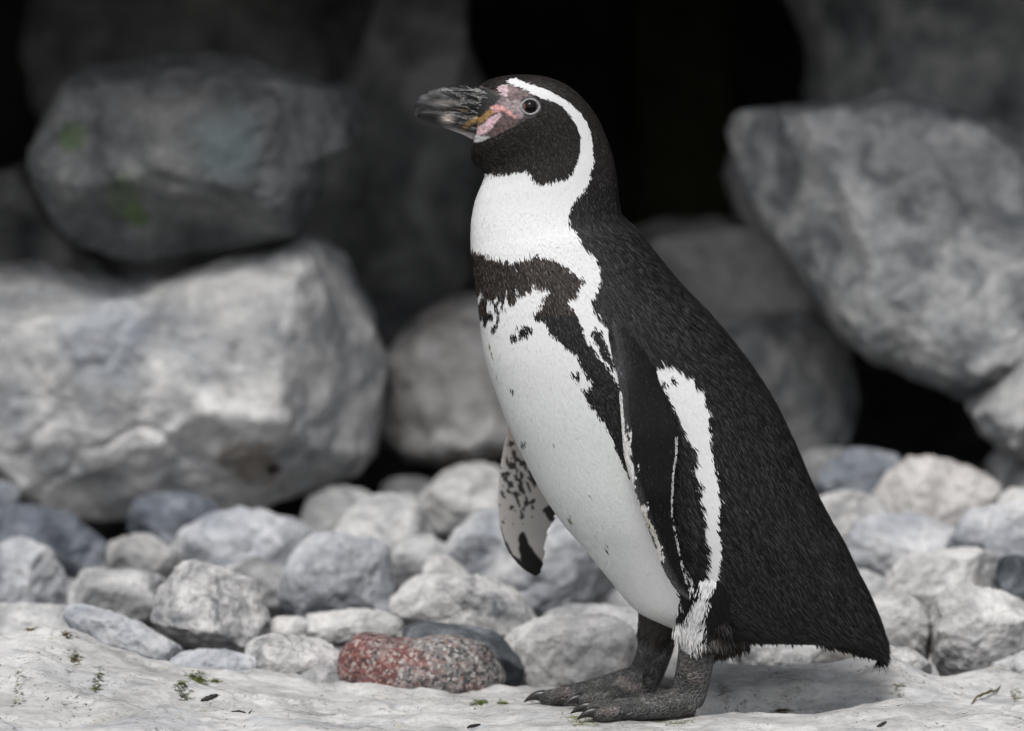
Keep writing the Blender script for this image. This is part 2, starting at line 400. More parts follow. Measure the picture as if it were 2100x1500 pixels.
def rock(name, label, cat, poly, y, ty, mat, seed=0, disp=0.05, sub=6, k=0.8, facets=7, center=None, group=None, smoothing=4, lump=1.0, planes=()):
    poly = np.asarray(poly, float)
    c = np.array(center if center is not None else ((poly[:, 0].min() + poly[:, 0].max()) / 2, (poly[:, 1].min() + poly[:, 1].max()) / 2), float)
    C = P(c[0], c[1], y)
    W = P(poly[:, 0], poly[:, 1], np.full(len(poly), y)) - C
    # dense closed outline in the x-z plane, then radius by angle
    q = np.vstack([W, W[:1]])[:, [0, 2]]
    dense = np.vstack([q[i] + (q[i + 1] - q[i]) * np.linspace(0, 1, 40, endpoint=False)[:, None] for i in range(len(q) - 1)])
    ang = np.arctan2(dense[:, 1], dense[:, 0]); rad = np.hypot(dense[:, 0], dense[:, 1])
    bins = ((ang + math.pi) / (2 * math.pi) * 360).astype(int) % 360
    R = np.zeros(360)
    np.maximum.at(R, bins, rad)
    good = R > 0
    R = np.interp(np.arange(360), np.arange(360)[good], R[good], period=360)
    ker = np.hanning(2 * smoothing + 3)[1:-1]; ker /= ker.sum()
    R = np.convolve(np.r_[R[-30:], R, R[:30]], ker, 'same')[30:-30]
    d, F = ico(sub)
    th = np.arctan2(d[:, 2], d[:, 0]); rr = np.hypot(d[:, 0], d[:, 2])
    r = np.interp((th + math.pi) / (2 * math.pi) * 360 - 0.5, np.arange(360), R, period=360) * rr ** k
    V = np.stack([r * np.cos(th), ty * np.sign(d[:, 1]) * np.abs(d[:, 1]) ** 0.85, r * np.sin(th)], -1)
    rng = np.random.default_rng(seed)
    size = float(np.sqrt(R.mean() * ty))
    for pn, lim_ in planes:
        n = np.array(pn, float); n /= np.linalg.norm(n); h = V @ n; over = np.maximum(h - np.max(h) * lim_, 0)
        V = V - (over * 0.92)[:, None] * n
    for _ in range(facets):                      # worn flat faces turned to the front and the top
        n = np.array([rng.normal(0, 0.75), -abs(rng.normal(0.5, 0.4)), rng.normal(0.1, 0.7)]) if size < 0.12 else np.array([rng.normal(0, 0.5), -1.0, rng.normal(0.0, 0.5)]); n /= np.linalg.norm(n)
        h = V @ n; lim = np.max(h) * rng.uniform(0.72, 0.9)
        over = h - lim
        soft = np.where(over > 0, over * 0.85, 0)
        V = V - soft[:, None] * n
    off = rng.uniform(-50, 50, 3)
    nv = d
    dd = fbm(V / size * 1.3 + off, 3, seed) * disp * size * lump
    rid = 1 - np.abs(fbm(V / size * 2.2 + off + 9, 3, seed + 5))
    dd += (rid - 0.6) * disp * size * 0.55
    dd += fbm(V / size * 6.5 + off, 4, seed + 3) * disp * size * 0.36
    dd -= np.clip(np.abs(fbm(V / size * 1.7 + off + 21, 3, seed + 8)) * -9 + 1, 0, 1) * disp * size * 0.35      # cracks
    V = V + nv * dd[:, None]
    me = mesh_np(name, V, F)
    o = link(name, me, mat, loc=C)
    tag(o, label, cat, group)
    return o

def ell(cx, cy, rx, ry, rot=0, n=28, e=2.4, seed=0):
    rng = np.random.default_rng(seed + 77)
    t = np.linspace(0, 2 * math.pi, n, endpoint=False)
    x = rx * np.sign(np.cos(t)) * np.abs(np.cos(t)) ** (2 / e); z = ry * np.sign(np.sin(t)) * np.abs(np.sin(t)) ** (2 / e)
    m = 1 + 0.06 * np.cos(2 * t + rng.uniform(0, 6)) + 0.05 * np.cos(3 * t + rng.uniform(0, 6)) + 0.025 * np.cos(5 * t + rng.uniform(0, 6))
    x, z = x * m, z * m
    a = math.radians(rot)
    return np.stack([cx + x * math.cos(a) - z * math.sin(a), cy + x * math.sin(a) + z * math.cos(a)], -1)

# ground: one sheet to the horizon, rising under the pebble bank, then the cave floor
def ground():
    xs = np.unique(np.concatenate([np.linspace(-1.6, 1.6, 130), np.geomspace(1.6, 400, 24), -np.geomspace(1.6, 400, 24)]))
    ys = np.unique(np.concatenate([np.linspace(-1.0, 3.6, 150), np.geomspace(3.6, 400, 22), -np.geomspace(1.0, 400, 26)]))
    X, Y = np.meshgrid(xs, ys, indexing='ij')
    Z = -0.15 + 0.19 * np.clip((Y - 0.15) / 0.9, 0, 1) ** 1.1
    near = (np.abs(X) < 2) & (Y > -1) & (Y < 4)
    p = np.stack([X, Y, 0 * X], -1).reshape(-1, 3)
    Z += np.where(near, (fbm(p * 14, 4, 3) * 0.012).reshape(Z.shape), 0)
    nx, ny = X.shape
    i = np.arange(nx - 1)[:, None] * ny + np.arange(ny - 1)[None]
    F = np.stack([i, i + ny, i + ny + 1, i + 1], -1).reshape(-1, 4)
    o = link('ground', mesh_np('ground', np.stack([X, Y, Z], -1).reshape(-1, 3), F), M['gravel'])
    tag(o, kind='structure')
ground()

# cliff: back wall, side walls and the unseen overhang, shaped to shade the rocks, one rough shell
def cliff():
    # profile in (y,z): up the cave back, forward along the unseen overhang to its lip, then up the cliff face and away
    prof = np.array([(3.4, -0.2), (3.45, 0.3), (3.3, 0.8), (2.7, 1.02), (2.0, 0.95), (1.5, 0.86), (LIP_Y + 0.1, LIP_Z), (LIP_Y, LIP_Z + 0.05), (LIP_Y + 0.05, LIP_Z + 0.3), (1.3, 1.8), (1.9, 3.0), (2.8, 4.0), (6.0, 4.6), (12, 4.7)])
    pr = spl(prof, 150)
    xs = np.linspace(-4.2, 4.2, 260)
    G = np.zeros((len(xs), len(pr), 3))
    G[..., 0] = xs[:, None]; G[..., 1] = pr[None, :, 0]; G[..., 2] = pr[None, :, 1]
    # bend the two ends towards the front so that the hollow is closed at its sides
    side = np.clip((np.abs(xs) - 1.5) / 1.2, 0, 1) ** 1.5
    inside = np.clip((3.6 - G[..., 1]) / 2.6, 0, 1)
    G[..., 1] -= side[:, None] * (1 - inside) * 2.4 * (G[..., 1] < 4)
    p = G.reshape(-1, 3)
    n = fbm(p * 2.2, 5, 11)
    n2 = fbm(p * 2.2 + 40, 5, 12)
    p = p + np.stack([n2 * 0.05, n * 0.12, n2 * 0.07], -1)
    nx, ny = G.shape[:2]
    i = np.arange(nx - 1)[:, None] * ny + np.arange(ny - 1)[None]
    F = np.stack([i, i + 1, i + ny + 1, i + ny], -1).reshape(-1, 4)
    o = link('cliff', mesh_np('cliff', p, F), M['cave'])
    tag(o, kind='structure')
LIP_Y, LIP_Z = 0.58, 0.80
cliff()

B = 'boulder'
rock('boulder', 'huge pale boulder low on the left, bright with a brown pitted spot near its base', B,
     [(-260, 600), (-150, 560), (40, 552), (120, 556), (200, 572), (300, 570), (420, 540), (520, 515), (600, 492), (650, 497), (700, 560), (740, 620), (780, 690), (800, 745), (790, 800), (768, 850), (757, 920), (720, 962), (640, 992), (560, 1012), (500, 1035), (430, 1045), (330, 1020), (200, 1025), (120, 1022), (60, 985), (10, 930), (-80, 860), (-250, 800)],
     0.98, 0.30, M['boulder'], 3, 0.05, 7, 0.74, 4, center=(330, 770), smoothing=2, planes=[((0.12, -0.95, 0.22), 0.72), ((0, -0.75, -0.66), 0.74), ((-0.5, -0.8, 0.1), 0.8), ((-.1, -.5, .85), .86)])
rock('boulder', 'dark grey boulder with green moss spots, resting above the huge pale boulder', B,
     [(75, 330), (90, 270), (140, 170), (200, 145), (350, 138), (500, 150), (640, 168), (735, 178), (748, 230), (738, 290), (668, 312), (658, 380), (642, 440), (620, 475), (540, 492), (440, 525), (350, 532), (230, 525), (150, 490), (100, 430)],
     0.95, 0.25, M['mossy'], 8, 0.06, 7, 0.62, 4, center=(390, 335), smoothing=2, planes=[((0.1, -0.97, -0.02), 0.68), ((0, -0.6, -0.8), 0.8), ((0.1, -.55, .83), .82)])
rock('boulder', 'brown stained pale boulder half hidden behind the penguin breast', B,
     [(772, 880), (795, 800), (792, 720), (830, 672), (900, 632), (970, 604), (1060, 600), (1130, 700), (1130, 900), (1000, 930), (900, 945), (830, 930)],
     1.12, 0.2, M['brown'], 12, 0.06, 6)
rock('boulder', 'large mottled grey boulder with a blunt knob at its upper left corner, on the right', B,
     [(1480, 268), (1496, 232), (1545, 212), (1640, 200), (1740, 193), (1810, 186), (1900, 212), (1990, 238), (2060, 278), (2180, 350), (2260, 600), (2110, 742), (2030, 782), (1970, 808), (1900, 782), (1830, 757), (1780, 735), (1740, 690), (1690, 620), (1640, 540), (1590, 470), (1540, 390), (1500, 310)],
     1.02, 0.27, M['bould2'], 21, 0.055, 7, 0.62, 4, center=(1830, 470), smoothing=2, planes=[((-0.85, -0.52, -0.1), 0.66), ((0.22, -0.95, 0.12), 0.72), ((0.1, -.55, .83), .86)])
rock('boulder', 'dim grey boulder at the top right above the mottled boulder', B,
     [(1605, -80), (1630, 20), (1655, 60), (1662, 150), (1668, 260), (1720, 420), (1800, 700), (2300, 720), (2300, -260), (1700, -260)],
     1.62, 0.3, M['bould2'], 25, 0.06, 6, 0.7, center=(1960, 200))
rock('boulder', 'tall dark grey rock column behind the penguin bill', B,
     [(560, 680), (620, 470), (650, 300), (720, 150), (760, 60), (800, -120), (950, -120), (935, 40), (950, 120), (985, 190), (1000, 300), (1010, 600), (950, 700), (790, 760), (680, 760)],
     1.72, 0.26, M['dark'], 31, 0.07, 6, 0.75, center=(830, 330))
rock('boulder', 'flat brownish grey boulder just behind the penguin shoulder', B,
     [(1260, 500), (1300, 470), (1350, 458), (1480, 444), (1600, 460), (1670, 560), (1690, 650), (1600, 668), (1480, 672), (1380, 660), (1280, 600)],
     1.42, 0.2, M['brown'], 36, 0.06, 6)
rock('boulder', 'grey block under the flat brownish boulder behind the penguin back', B,
     [(1440, 680), (1500, 636), (1560, 626), (1660, 650), (1745, 700), (1765, 800), (1750, 890), (1660, 922), (1610, 1000), (1580, 1080), (1430, 1080), (1430, 820)],
     1.30, 0.2, M['bould2'], 41, 0.07, 6)
rock('boulder', 'small upright grey rock tucked under the knob of the mottled boulder', B,
     [(1484, 360), (1500, 305), (1550, 315), (1620, 420), (1640, 520), (1570, 480), (1510, 440)],
     1.24, 0.12, M['grey'], 44, 0.05, 5)
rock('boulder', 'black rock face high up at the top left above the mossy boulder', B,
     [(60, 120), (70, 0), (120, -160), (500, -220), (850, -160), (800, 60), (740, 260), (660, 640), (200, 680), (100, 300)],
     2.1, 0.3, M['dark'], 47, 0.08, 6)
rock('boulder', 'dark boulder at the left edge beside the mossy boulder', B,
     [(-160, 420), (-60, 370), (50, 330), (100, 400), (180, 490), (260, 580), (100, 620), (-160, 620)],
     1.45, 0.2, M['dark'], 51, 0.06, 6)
rock('boulder', 'rounded pale boulder at the right edge under the mottled boulder', B,
     [(1984, 830), (2008, 785), (2060, 752), (2120, 722), (2220, 740), (2230, 900), (2150, 950), (2060, 942), (2010, 895)],
     0.86, 0.1, M['pale'], 55, 0.06, 6)
rock('boulder', 'grey brown boulder at the right edge below the rounded pale one', B,
     [(2012, 960), (2040, 930), (2120, 910), (2230, 920), (2230, 1060), (2090, 1060), (2030, 1010)],
     0.92, 0.1, M['grey'], 56, 0.06, 5)
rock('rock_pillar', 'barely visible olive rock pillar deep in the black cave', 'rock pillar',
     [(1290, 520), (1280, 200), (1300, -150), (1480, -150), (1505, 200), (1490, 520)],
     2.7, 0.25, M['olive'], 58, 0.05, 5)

# pebble bank: label, x, y, rx, ry, rot, depth, thickness factor, material, lattice level
ST = [
 ('dark blue grey stone at the left edge under the huge boulder', 95, 1108, 128, 60, 14, .70, .8, 'darkblue', 6, 2.5),
 ('pale blue grey stone cut off by the left edge of the picture', 35, 1205, 100, 92, 20, .50, .8, 'palblue', 6, 2.4),
 ('small whitish wedge shaped stone below the dark blue cobble', 280, 1148, 78, 54, 10, .58, .8, 'white', 5, 2.0),
 ('low pale stone left of the white speckled cobble', 238, 1228, 118, 58, -4, .44, .8, 'pale', 6, 2.6),
 ('dark blue cobble poking up under the huge boulder', 362, 1080, 102, 62, 8, .76, .8, 'darkblue', 6, 2.3),
 ('big light grey cobble with a rounded hump, left of centre', 505, 1135, 155, 84, -8, .60, .8, 'palblue', 6, 2.2),
 ('grey stone in shade beneath the light grey hump', 520, 1215, 90, 62, 20, .50, .8, 'grey', 6, 2.5),
 ('white cobble with grey specks in front of the pebble bank', 432, 1262, 117, 88, 14, .26, .9, 'speck', 7, 2.7),
 ('slanting blue grey cobble behind the left hump of the slab', 262, 1316, 122, 42, 27, .20, .8, 'palblue', 6, 2.5),
 ('low grey white stone at the slab edge below the speckled cobble', 440, 1376, 105, 42, 3, .165, .8, 'palblue', 6, 2.4),
 ('rough grey stone beside the red granite', 605, 1360, 106, 50, 3, .17, .9, 'speck', 6, 3.0),
 ('thin flat grey stone wedged left of the red granite', 668, 1396, 66, 24, -6, .14, 1.2, 'grey', 5, 2.4),
 ('angular blue grey stone left of the rough white rock', 702, 1200, 122, 88, 6, .46, .8, 'palblue', 6, 2.9),
 ('rounded pale stone behind the angular blue grey one', 790, 1100, 112, 74, -12, .64, .8, 'pale', 6, 2.3),
 ('small light grey stone against the dark gap under the boulder', 692, 1055, 78, 52, -4, .84, .8, 'pale', 5, 2.2),
 ('dim grey stone in the shade of the brown stained boulder', 845, 1022, 64, 40, 0, .98, .8, 'grey', 5, 2.2),
 ('whitish rounded stone left of the spotted flipper', 962, 1025, 92, 76, -10, .80, .8, 'white', 6, 2.3),
 ('broad pale blue stone behind the spotted flipper', 1085, 1165, 205, 122, -6, .55, .7, 'palblue', 6, 2.6),
 ('white stone between the angular and the broad blue stones', 868, 1160, 74, 56, 0, .56, .8, 'pale', 5, 2.3),
 ('small pale stone peeping above the rough white rock', 915, 1180, 52, 36, 8, .42, .8, 'white', 5, 2.3),
 ('rough white rock with dark pits above the slate', 952, 1244, 156, 60, 5, .31, .9, 'speck', 7, 2.3),
 ('low pale stone above the grey stones left of the granite', 718, 1290, 118, 38, -3, .30, .8, 'white', 6, 2.4),
 ('small white stone right of the speckled cobble', 583, 1300, 52, 32, -4, .29, .8, 'white', 5, 2.4),
 ('white rough stone behind the penguin toes', 1172, 1350, 142, 90, -4, .24, .7, 'white', 7, 2.7),
 ('pale stone with olive streak between belly and legs', 1270, 1320, 150, 76, 4, .34, .7, 'pale', 6, 2.5),
 ('white stone seen between the two legs', 1400, 1362, 110, 56, 0, .26, .7, 'white', 6, 2.4),
 ('oval speckled pale stone under the penguin rump', 1588, 1360, 98, 46, 3, .235, .8, 'speck', 6, 2.5),
 ('brownish stone in the dark gap under the tail', 1700, 1345, 50, 48, 0, .36, .8, 'brown', 5, 2.3),
 ('low white stone just below the tail tip', 1835, 1372, 76, 40, 6, .155, .9, 'white', 6, 2.4),
 ('white cobble right of the tail tip', 1828, 1300, 88, 84, 10, .27, .8, 'white', 6, 2.5),
 ('large round white cobble near the right edge', 2012, 1312, 112, 102, 4, .25, .8, 'white', 7, 2.5),
 ('white stone in the bottom right corner of the pebble bank', 2096, 1388, 58, 46, -8, .14, .9, 'pale', 6, 2.4),
 ('small dark stone at the right edge above the round white cobble', 2086, 1196, 48, 52, -15, .34, .8, 'slate', 5, 2.4),
 ('pale stone behind the round white cobble', 1935, 1225, 132, 98, -6, .41, .7, 'white', 6, 2.5),
 ('blue white stone at the right edge above the small dark stone', 2045, 1112, 92, 80, -6, .50, .8, 'palblue', 6, 2.5),
 ('blue streaked white stone right of the penguin back', 1850, 1150, 120, 98, 0, .54, .7, 'palblue', 6, 2.4),
 ('tall pink tinged white stone under the black hollow', 1905, 1045, 122, 112, -4, .70, .7, 'pink', 6, 2.1),
 ('blue grey cobble left of the pink tinged stone', 1785, 995, 98, 70, -8, .82, .8, 'blue', 6, 2.3),
 ('whitish stone against the lower back of the penguin', 1735, 1105, 92, 92, 0, .60, .8, 'white', 6, 2.4),
 ('dim grey stone deep behind the penguin back', 1690, 965, 60, 46, 0, .95, .8, 'grey', 5, 2.3),
 ('small grey stone above the dark blue stone at the left edge', -5, 1020, 40, 34, 0, .82, .8, 'blue', 5, 2.3),
 ('pale stone under the tail behind the oval speckled one', 1720, 1240, 120, 80, 0, .42, .7, 'pale', 6, 2.4),
 ('grey stone at the left edge behind the slab hump', 70, 1300, 110, 60, 0, .32, .8, 'pale', 6, 2.4),
 ('pale stone at the right edge between blue white and rounded boulder', 2110, 1050, 60, 50, 0, .66, .8, 'white', 5, 2.3),
]
for i, (lab, x, y, rx, ry, rot, dep, tf, mk, sub, e) in enumerate(ST):
    ty = math.sqrt(rx * ry) * S * (1 + dep / 5) * tf
    rock('stone', lab, 'stone', ell(x, y, rx * 1.07, ry * 1.07, rot, e=e, seed=i), dep, ty, M[mk], 100 + i * 7, 0.075, min(sub, 6), 0.86, 8, group='stones of the pebble bank')
rock('stone', 'red and grey granite cobble lying behind the slab edge', 'stone',
     [(694, 1385), (698, 1345), (715, 1315), (745, 1299), (775, 1300), (800, 1312), (850, 1310), (900, 1302), (950, 1305), (1000, 1322), (1028, 1350), (1036, 1390), (1020, 1425), (960, 1440), (860, 1440), (760, 1425), (710, 1415)],
     0.135, 0.042, M['granite'], 9, 0.035, 7, 0.85, 5, group='stones of the pebble bank')

FILL = {62: 'pale stone low in the gap between the two round white cobbles on the right', 68: 'bluish stone wedged under the white cobble with grey specks', 69: 'white stone wedged beneath the low pale stone left of the granite',
        79: 'sliver of grey stone at the far left just behind the slab hump', 80: 'grey stone filling the gap beside the white speckled cobble and the low pale stone', 83: 'small bluish stone left of the rough white rock with dark pits',
        85: 'pale blue stone behind the lower belly above the olive streaked stone', 93: 'pale blue stone between the whitish wedge and the low pale stone', 96: 'grey stone in the gap under the small pale peeping stone',
        98: 'pale stone behind the lower belly right of the broad pale blue stone', 106: 'white stone in the gap below the dark blue cobble'}
rock('stone', 'dark slate cobble arching behind the red granite', 'stone',
     [(812, 1310), (822, 1288), (860, 1278), (920, 1276), (985, 1284), (1035, 1305), (1068, 1338), (1078, 1370), (1062, 1408), (1025, 1432), (940, 1430), (840, 1400)],
     0.20, 0.045, M['slate'], 19, 0.05, 6, 0.8, 5, group='stones of the pebble bank')
# small stones that fill the bank between and under the larger ones
rng = np.random.default_rng(5)
mk = ['white', 'pale', 'palblue', 'grey', 'pale', 'white']
def bedz(y): return -0.13 + 0.17 * np.clip((y - 0.15) / 0.9, 0, 1) ** 1.1
n = 0
for row, yy in enumerate(np.linspace(0.20, 0.98, 9)):
    for xx in np.arange(-0.58, 0.60, 0.098):
        x = xx + rng.uniform(-.03, .03); y = yy + rng.uniform(-.03, .03)
        r = rng.uniform(.034, .052)
        z = bedz(y) + rng.uniform(-0.012, 0.012)
        u, v = proj(np.array([[x, y, z]]))
        px = r / (S * (1 + y / 5))
        el = ell(u[0], v[0], px, px * rng.uniform(.6, .8), rng.uniform(-30, 30), seed=900 + n); km = mk[rng.integers(len(mk))]
        if n in FILL:
            rock('stone', FILL[n], 'stone', el, y, r * .8, M[km], 2000 + n * 3, 0.05, 5, 0.86, 6, group='stones of the pebble bank')
        n += 1

#@@SLAB
def scallop(x, y, cell, seed):
    """distance to the nearest and second nearest of jittered points"""
    gx, gy = np.floor(x / cell).astype(np.int64), np.floor(y / cell).astype(np.int64)
    d1 = np.full(len(x), 9.0); d2 = np.full(len(x), 9.0)
    for i in (-1, 0, 1):
        for j in (-1, 0, 1):
            ix, iy = gx + i, gy + j
            px = (ix + .5 + .45 * hash3(ix, iy, 0 * ix, seed)) * cell; py = (iy + .5 + .45 * hash3(ix, iy, 0 * ix + 1, seed)) * cell
            d = np.hypot(x - px, y - py) / cell
            d2 = np.minimum(d2, np.maximum(d1, d)); d1 = np.minimum(d1, d)
    return d1, d2
def slab_z(x, y):
    p = np.stack([x, y, 0 * x], -1)
    g = lambda cx, cy, sx, sy: np.exp(-((x - cx) / sx) ** 2 - ((y - cy) / sy) ** 2)
    z = 0.056 * g(-0.43, 0.08, 0.10, 0.13) + 0.018 * g(-0.30, 0.02, 0.12, 0.12) + 0.012 * g(-0.20, 0.10, 0.15, 0.05)
    z = z + 0.010 * g(0.40, 0.10, 0.14, 0.04) + 0.009 * g(0.40, -0.075, 0.12, 0.04)
    sm = lambda t: np.clip(t, 0, 1) ** 2 * (3 - 2 * np.clip(t, 0, 1))
    step = 0.030 + 0.010 * np.sin(x * 31) + 0.006 * vnoise(p * 24, 77)          # a small ledge with a hollow in front of it
    span = sm((x - 0.145) / 0.03) * sm((0.385 - x) / 0.06)
    z = z + span * (0.021 * sm((y - step) / 0.007) - 0.014 * np.exp(-((y - step + 0.012) / 0.028) ** 2))
    foot = np.maximum(g(0.10, -0.01, 0.12, 0.10), 0)
    amp = 1 - 0.75 * np.clip(foot * 1.3, 0, 1)
    z = z + amp * (fbm(p * 5 + 5, 3, 61) * 0.009 - np.clip(1 - np.abs(fbm(p * np.array([6, 11, 1]) + 2, 4, 64)) * 16, 0, 1) * 0.0035 - np.clip(fbm(p * 26 + 8, 2, 65) - .35, 0, 1) * 0.006) + fbm(p * 70, 3, 66) * 0.0009 
    wx, wy = x + .018 * vnoise(p * 18 + 3, 91) + .006 * vnoise(p * 60, 93), y + .018 * vnoise(p * 18 + 13, 92) + .006 * vnoise(p * 60 + 5, 94)
    d1, d2 = scallop(wx * 0.7, wy, 0.058, 7)
    z = z + amp * (d1 ** 2 * 0.011 - 0.003)
    d1, d2 = scallop(wx + 1.3, wy * 1.2, 0.023, 8)
    z = z + amp * (d1 ** 2 * 0.0022) * np.clip(vnoise(p * 11, 95) * 2 + .6, 0, 1)
    rdg = 1 - np.abs(fbm(p * np.array([7, 10, 1]) + 31, 3, 68)); z = z + amp * (rdg - 0.6) * 0.008
    edge = 0.115 + 0.02 * vnoise(p * 6, 71) + 0.006 * vnoise(p * 25, 72)
    back = np.maximum(y - edge, 0)
    z = z - back * 1.0 - back ** 2 * 30
    fr = np.maximum(-0.42 - y, 0)
    z = z - fr * 0.6 - fr ** 2 * 2
    return np.maximum(z, -0.25)
def slab():
    xs = np.linspace(-0.95, 0.95, 620); ys = np.concatenate([np.linspace(-0.85, -0.22, 70, endpoint=False), np.linspace(-0.22, 0.22, 200)])
    X, Y = np.meshgrid(xs, ys, indexing='ij')
    Z = slab_z(X.ravel(), Y.ravel()).reshape(X.shape)
    nx, ny = X.shape
    i = np.arange(nx - 1)[:, None] * ny + np.arange(ny - 1)[None]
    F = np.stack([i, i + ny, i + ny + 1, i + 1], -1).reshape(-1, 4)
    o = link('rock_slab', mesh_np('rock_slab', np.stack([X, Y, Z], -1).reshape(-1, 3), F), M['slab'])
    tag(o, 'long pale weathered rock slab with moss flecks under the penguin feet', 'rock slab')
slab()

#@@PENGUIN
# ------------------------------------------------------------------ penguin: surfaces
PEN = bpy.data.objects.new('penguin', None); col.objects.link(PEN)
PEN.location = (0.13, 0.0, 0.0)
tag(PEN, 'black and white penguin with spotted breast walking left on the pale rock slab', 'penguin')

BODY = np.array([  # F x,y   B x,y   half width px, exponent
 (972, 284, 980, 179, 27, 2.1), (971, 291, 1002, 166, 38, 2.1), (968, 306, 1036, 157, 48, 2.1), (968, 322, 1079, 155, 56, 2.15), (974, 336, 1122, 160, 61, 2.15),
 (986, 347, 1163, 177, 63, 2.15), (994, 358, 1195, 204, 63, 2.15), (991, 372, 1223, 240, 63, 2.1), (983, 392, 1244, 286, 66, 2.1), (976, 411, 1257, 327, 72, 2.1),
 (970, 437, 1265, 372, 80, 2.1), (967, 460, 1269, 412, 89, 2.1), (966, 490, 1277, 441, 100, 2.1), (968, 525, 1307, 473, 116, 2.15), (974, 565, 1347, 524, 132, 2.2),
 (981, 620, 1397, 584, 150, 2.2), (987, 680, 1449, 638, 166, 2.2), (997, 740, 1502, 700, 179, 2.2), (1016, 800, 1551, 766, 188, 2.2), (1042, 870, 1592, 833, 194, 2.2),
 (1076, 942, 1630, 912, 196, 2.2), (1112, 1010, 1663, 988, 195, 2.2), (1152, 1070, 1697, 1056, 190, 2.2), (1198, 1124, 1728, 1110, 180, 2.2), (1246, 1183, 1754, 1163, 166, 2.2),
 (1296, 1243, 1777, 1208, 148, 2.2), (1345, 1272, 1792, 1241, 130, 2.2), (1400, 1292, 1801, 1264, 113, 2.2), (1470, 1306, 1807, 1283, 94, 2.2), (1550, 1310, 1812, 1301, 74, 2.2),
 (1630, 1310, 1814, 1317, 54, 2.2), (1690, 1318, 1814, 1329, 39, 2.2), (1735, 1330, 1812, 1336, 28, 2.2), (1768, 1339, 1808, 1342, 19, 2.2)], float)
b = spl(BODY, 300)
Af = P(b[:, 0], b[:, 1], np.zeros(300)); Bf = P(b[:, 2], b[:, 3], np.zeros(300))
NS = 112
GB = section(Af, Bf, np.stack([0 * b[:, 4], b[:, 4] * S, 0 * b[:, 4]], -1), NS, b[:, 5])
VB, TB = ringgrid(GB)
bvhB = bvh(VB, TB)

def surf_y(px, py, side=-1):
    """body surface depth under a pixel on the near (-1) or far (+1) flank"""
    p = P(px, py, side * 0.3)
    h = bvhB.ray_cast(Vector(p), Vector((0, -side, 0)))
    return h[0].y if h[0] is not None else None

def flipper(pairs, ys_lead, ys_trail, thick, n=90, ns=28):
    p = spl(np.c_[np.array(pairs, float), ys_lead, ys_trail, thick], n)
    L = P(p[:, 0], p[:, 1], p[:, 4]); T = P(p[:, 2], p[:, 3], p[:, 5])
    H = np.cross(T - L, np.gradient((L + T) / 2, axis=0)); H /= np.linalg.norm(H, axis=1)[:, None] + 1e-9
    th = np.linspace(0, 2 * math.pi, ns, endpoint=False)
    c, s = np.cos(th), np.sin(th)
    prof = (0.62 - 0.38 * c)                                # thick leading edge, thin trailing edge
    G = (L + T)[:, None] / 2 + c[None, :, None] * (T - L)[:, None] / 2 + (s * prof)[None, :, None] * H[:, None] * (p[:, 6] / 2)[:, None, None]
    return G

NP = [(1216, 600, 1322, 590), (1234, 655, 1336, 660), (1252, 715, 1340, 725), (1268, 775, 1350, 778), (1271, 826, 1371, 826), (1276, 887, 1388, 878), (1280, 933, 1389, 930), (1290, 973, 1383, 970), (1305, 1016, 1381, 1012), (1320, 1062, 1380, 1058), (1342, 1117, 1389, 1106), (1360, 1166, 1399, 1152), (1382, 1204, 1408, 1188), (1406, 1227, 1412, 1220)]
yl, yt = [], []
gap = np.interp(np.arange(len(NP)), [0, 1, 3, 5, 8, 13], [0.006, 0.001, -0.008, -0.014, -0.017, -0.011])
for q, g in zip(NP, gap):
    a, c_ = surf_y(q[0], q[1]), surf_y(q[2], q[3])
    yl.append(a + g); yt.append(c_ + g + 0.002)
GN = flipper(NP, yl, yt, np.interp(np.arange(len(NP)), [0, 3, 8, 13], [.020, .018, .011, .004]))
VN, TN = ringgrid(GN)
FP = [(1010, 640, 1150, 620), (1030, 740, 1180, 740), (1038, 810, 1186, 830), (1040, 872, 1180, 910), (1026, 950, 1168, 985), (1020, 1030, 1150, 1045), (1027, 1090, 1125, 1095), (1044, 1135, 1119, 1138), (1073, 1168, 1114, 1165), (1097, 1182, 1108, 1179)]
yl = np.interp(np.arange(10), [0, 3, 9], [.055, .085, .11]); yt = np.interp(np.arange(10), [0, 3, 9], [.075, .105, .115])
GFa = flipper(FP, yl, yt, np.interp(np.arange(10), [0, 3, 7, 9], [.018, .012, .008, .004]))
VF, TF = ringgrid(GFa)

def X_(px, y): return (px - 1050) * S * (1 + y / 5.0)      # x for a pixel column at depth y
def zpt(px, y, z): return (X_(px, y), y, z)
px_ = S
# legs and feet
def leg(y0, tarsus, hw, e=2.3):
    q = spl(np.array(tarsus, float), 26)
    n = len(q)
    L = P(q[:, 0], q[:, 1], np.full(n, y0)); R = P(q[:, 2], q[:, 3], np.full(n, y0))
    return section(L, R, np.stack([np.zeros(n), np.full(n, hw), np.zeros(n)], -1), 28, e)
YN, YF = -0.036, 0.034
LEGN = leg(YN, [(1385, 1240, 1480, 1240), (1390, 1290, 1474, 1290), (1391, 1330, 1467, 1335), (1386, 1372, 1461, 1376), (1379, 1404, 1453, 1412), (1376, 1430, 1444, 1442), (1384, 1447, 1434, 1452)], 0.0125)
LEGF = leg(YF, [(1308, 1240, 1400, 1240), (1308, 1290, 1392, 1290), (1306, 1330, 1382, 1332), (1294, 1366, 1368, 1372), (1284, 1394, 1352, 1406), (1284, 1412, 1342, 1424), (1294, 1424, 1334, 1432)], 0.0115)
def toe_set(y0, specs):
    out, paths = [], []
    for pts in specs:
        a = np.array([(X_(px, y0 + dy), y0 + dy, z) for px, dy, z, r in pts]); r = np.array([p[3] for p in pts])
        out.append(tube(a, r, 18, 0.9, 40)); paths.append(a)
    return out, paths
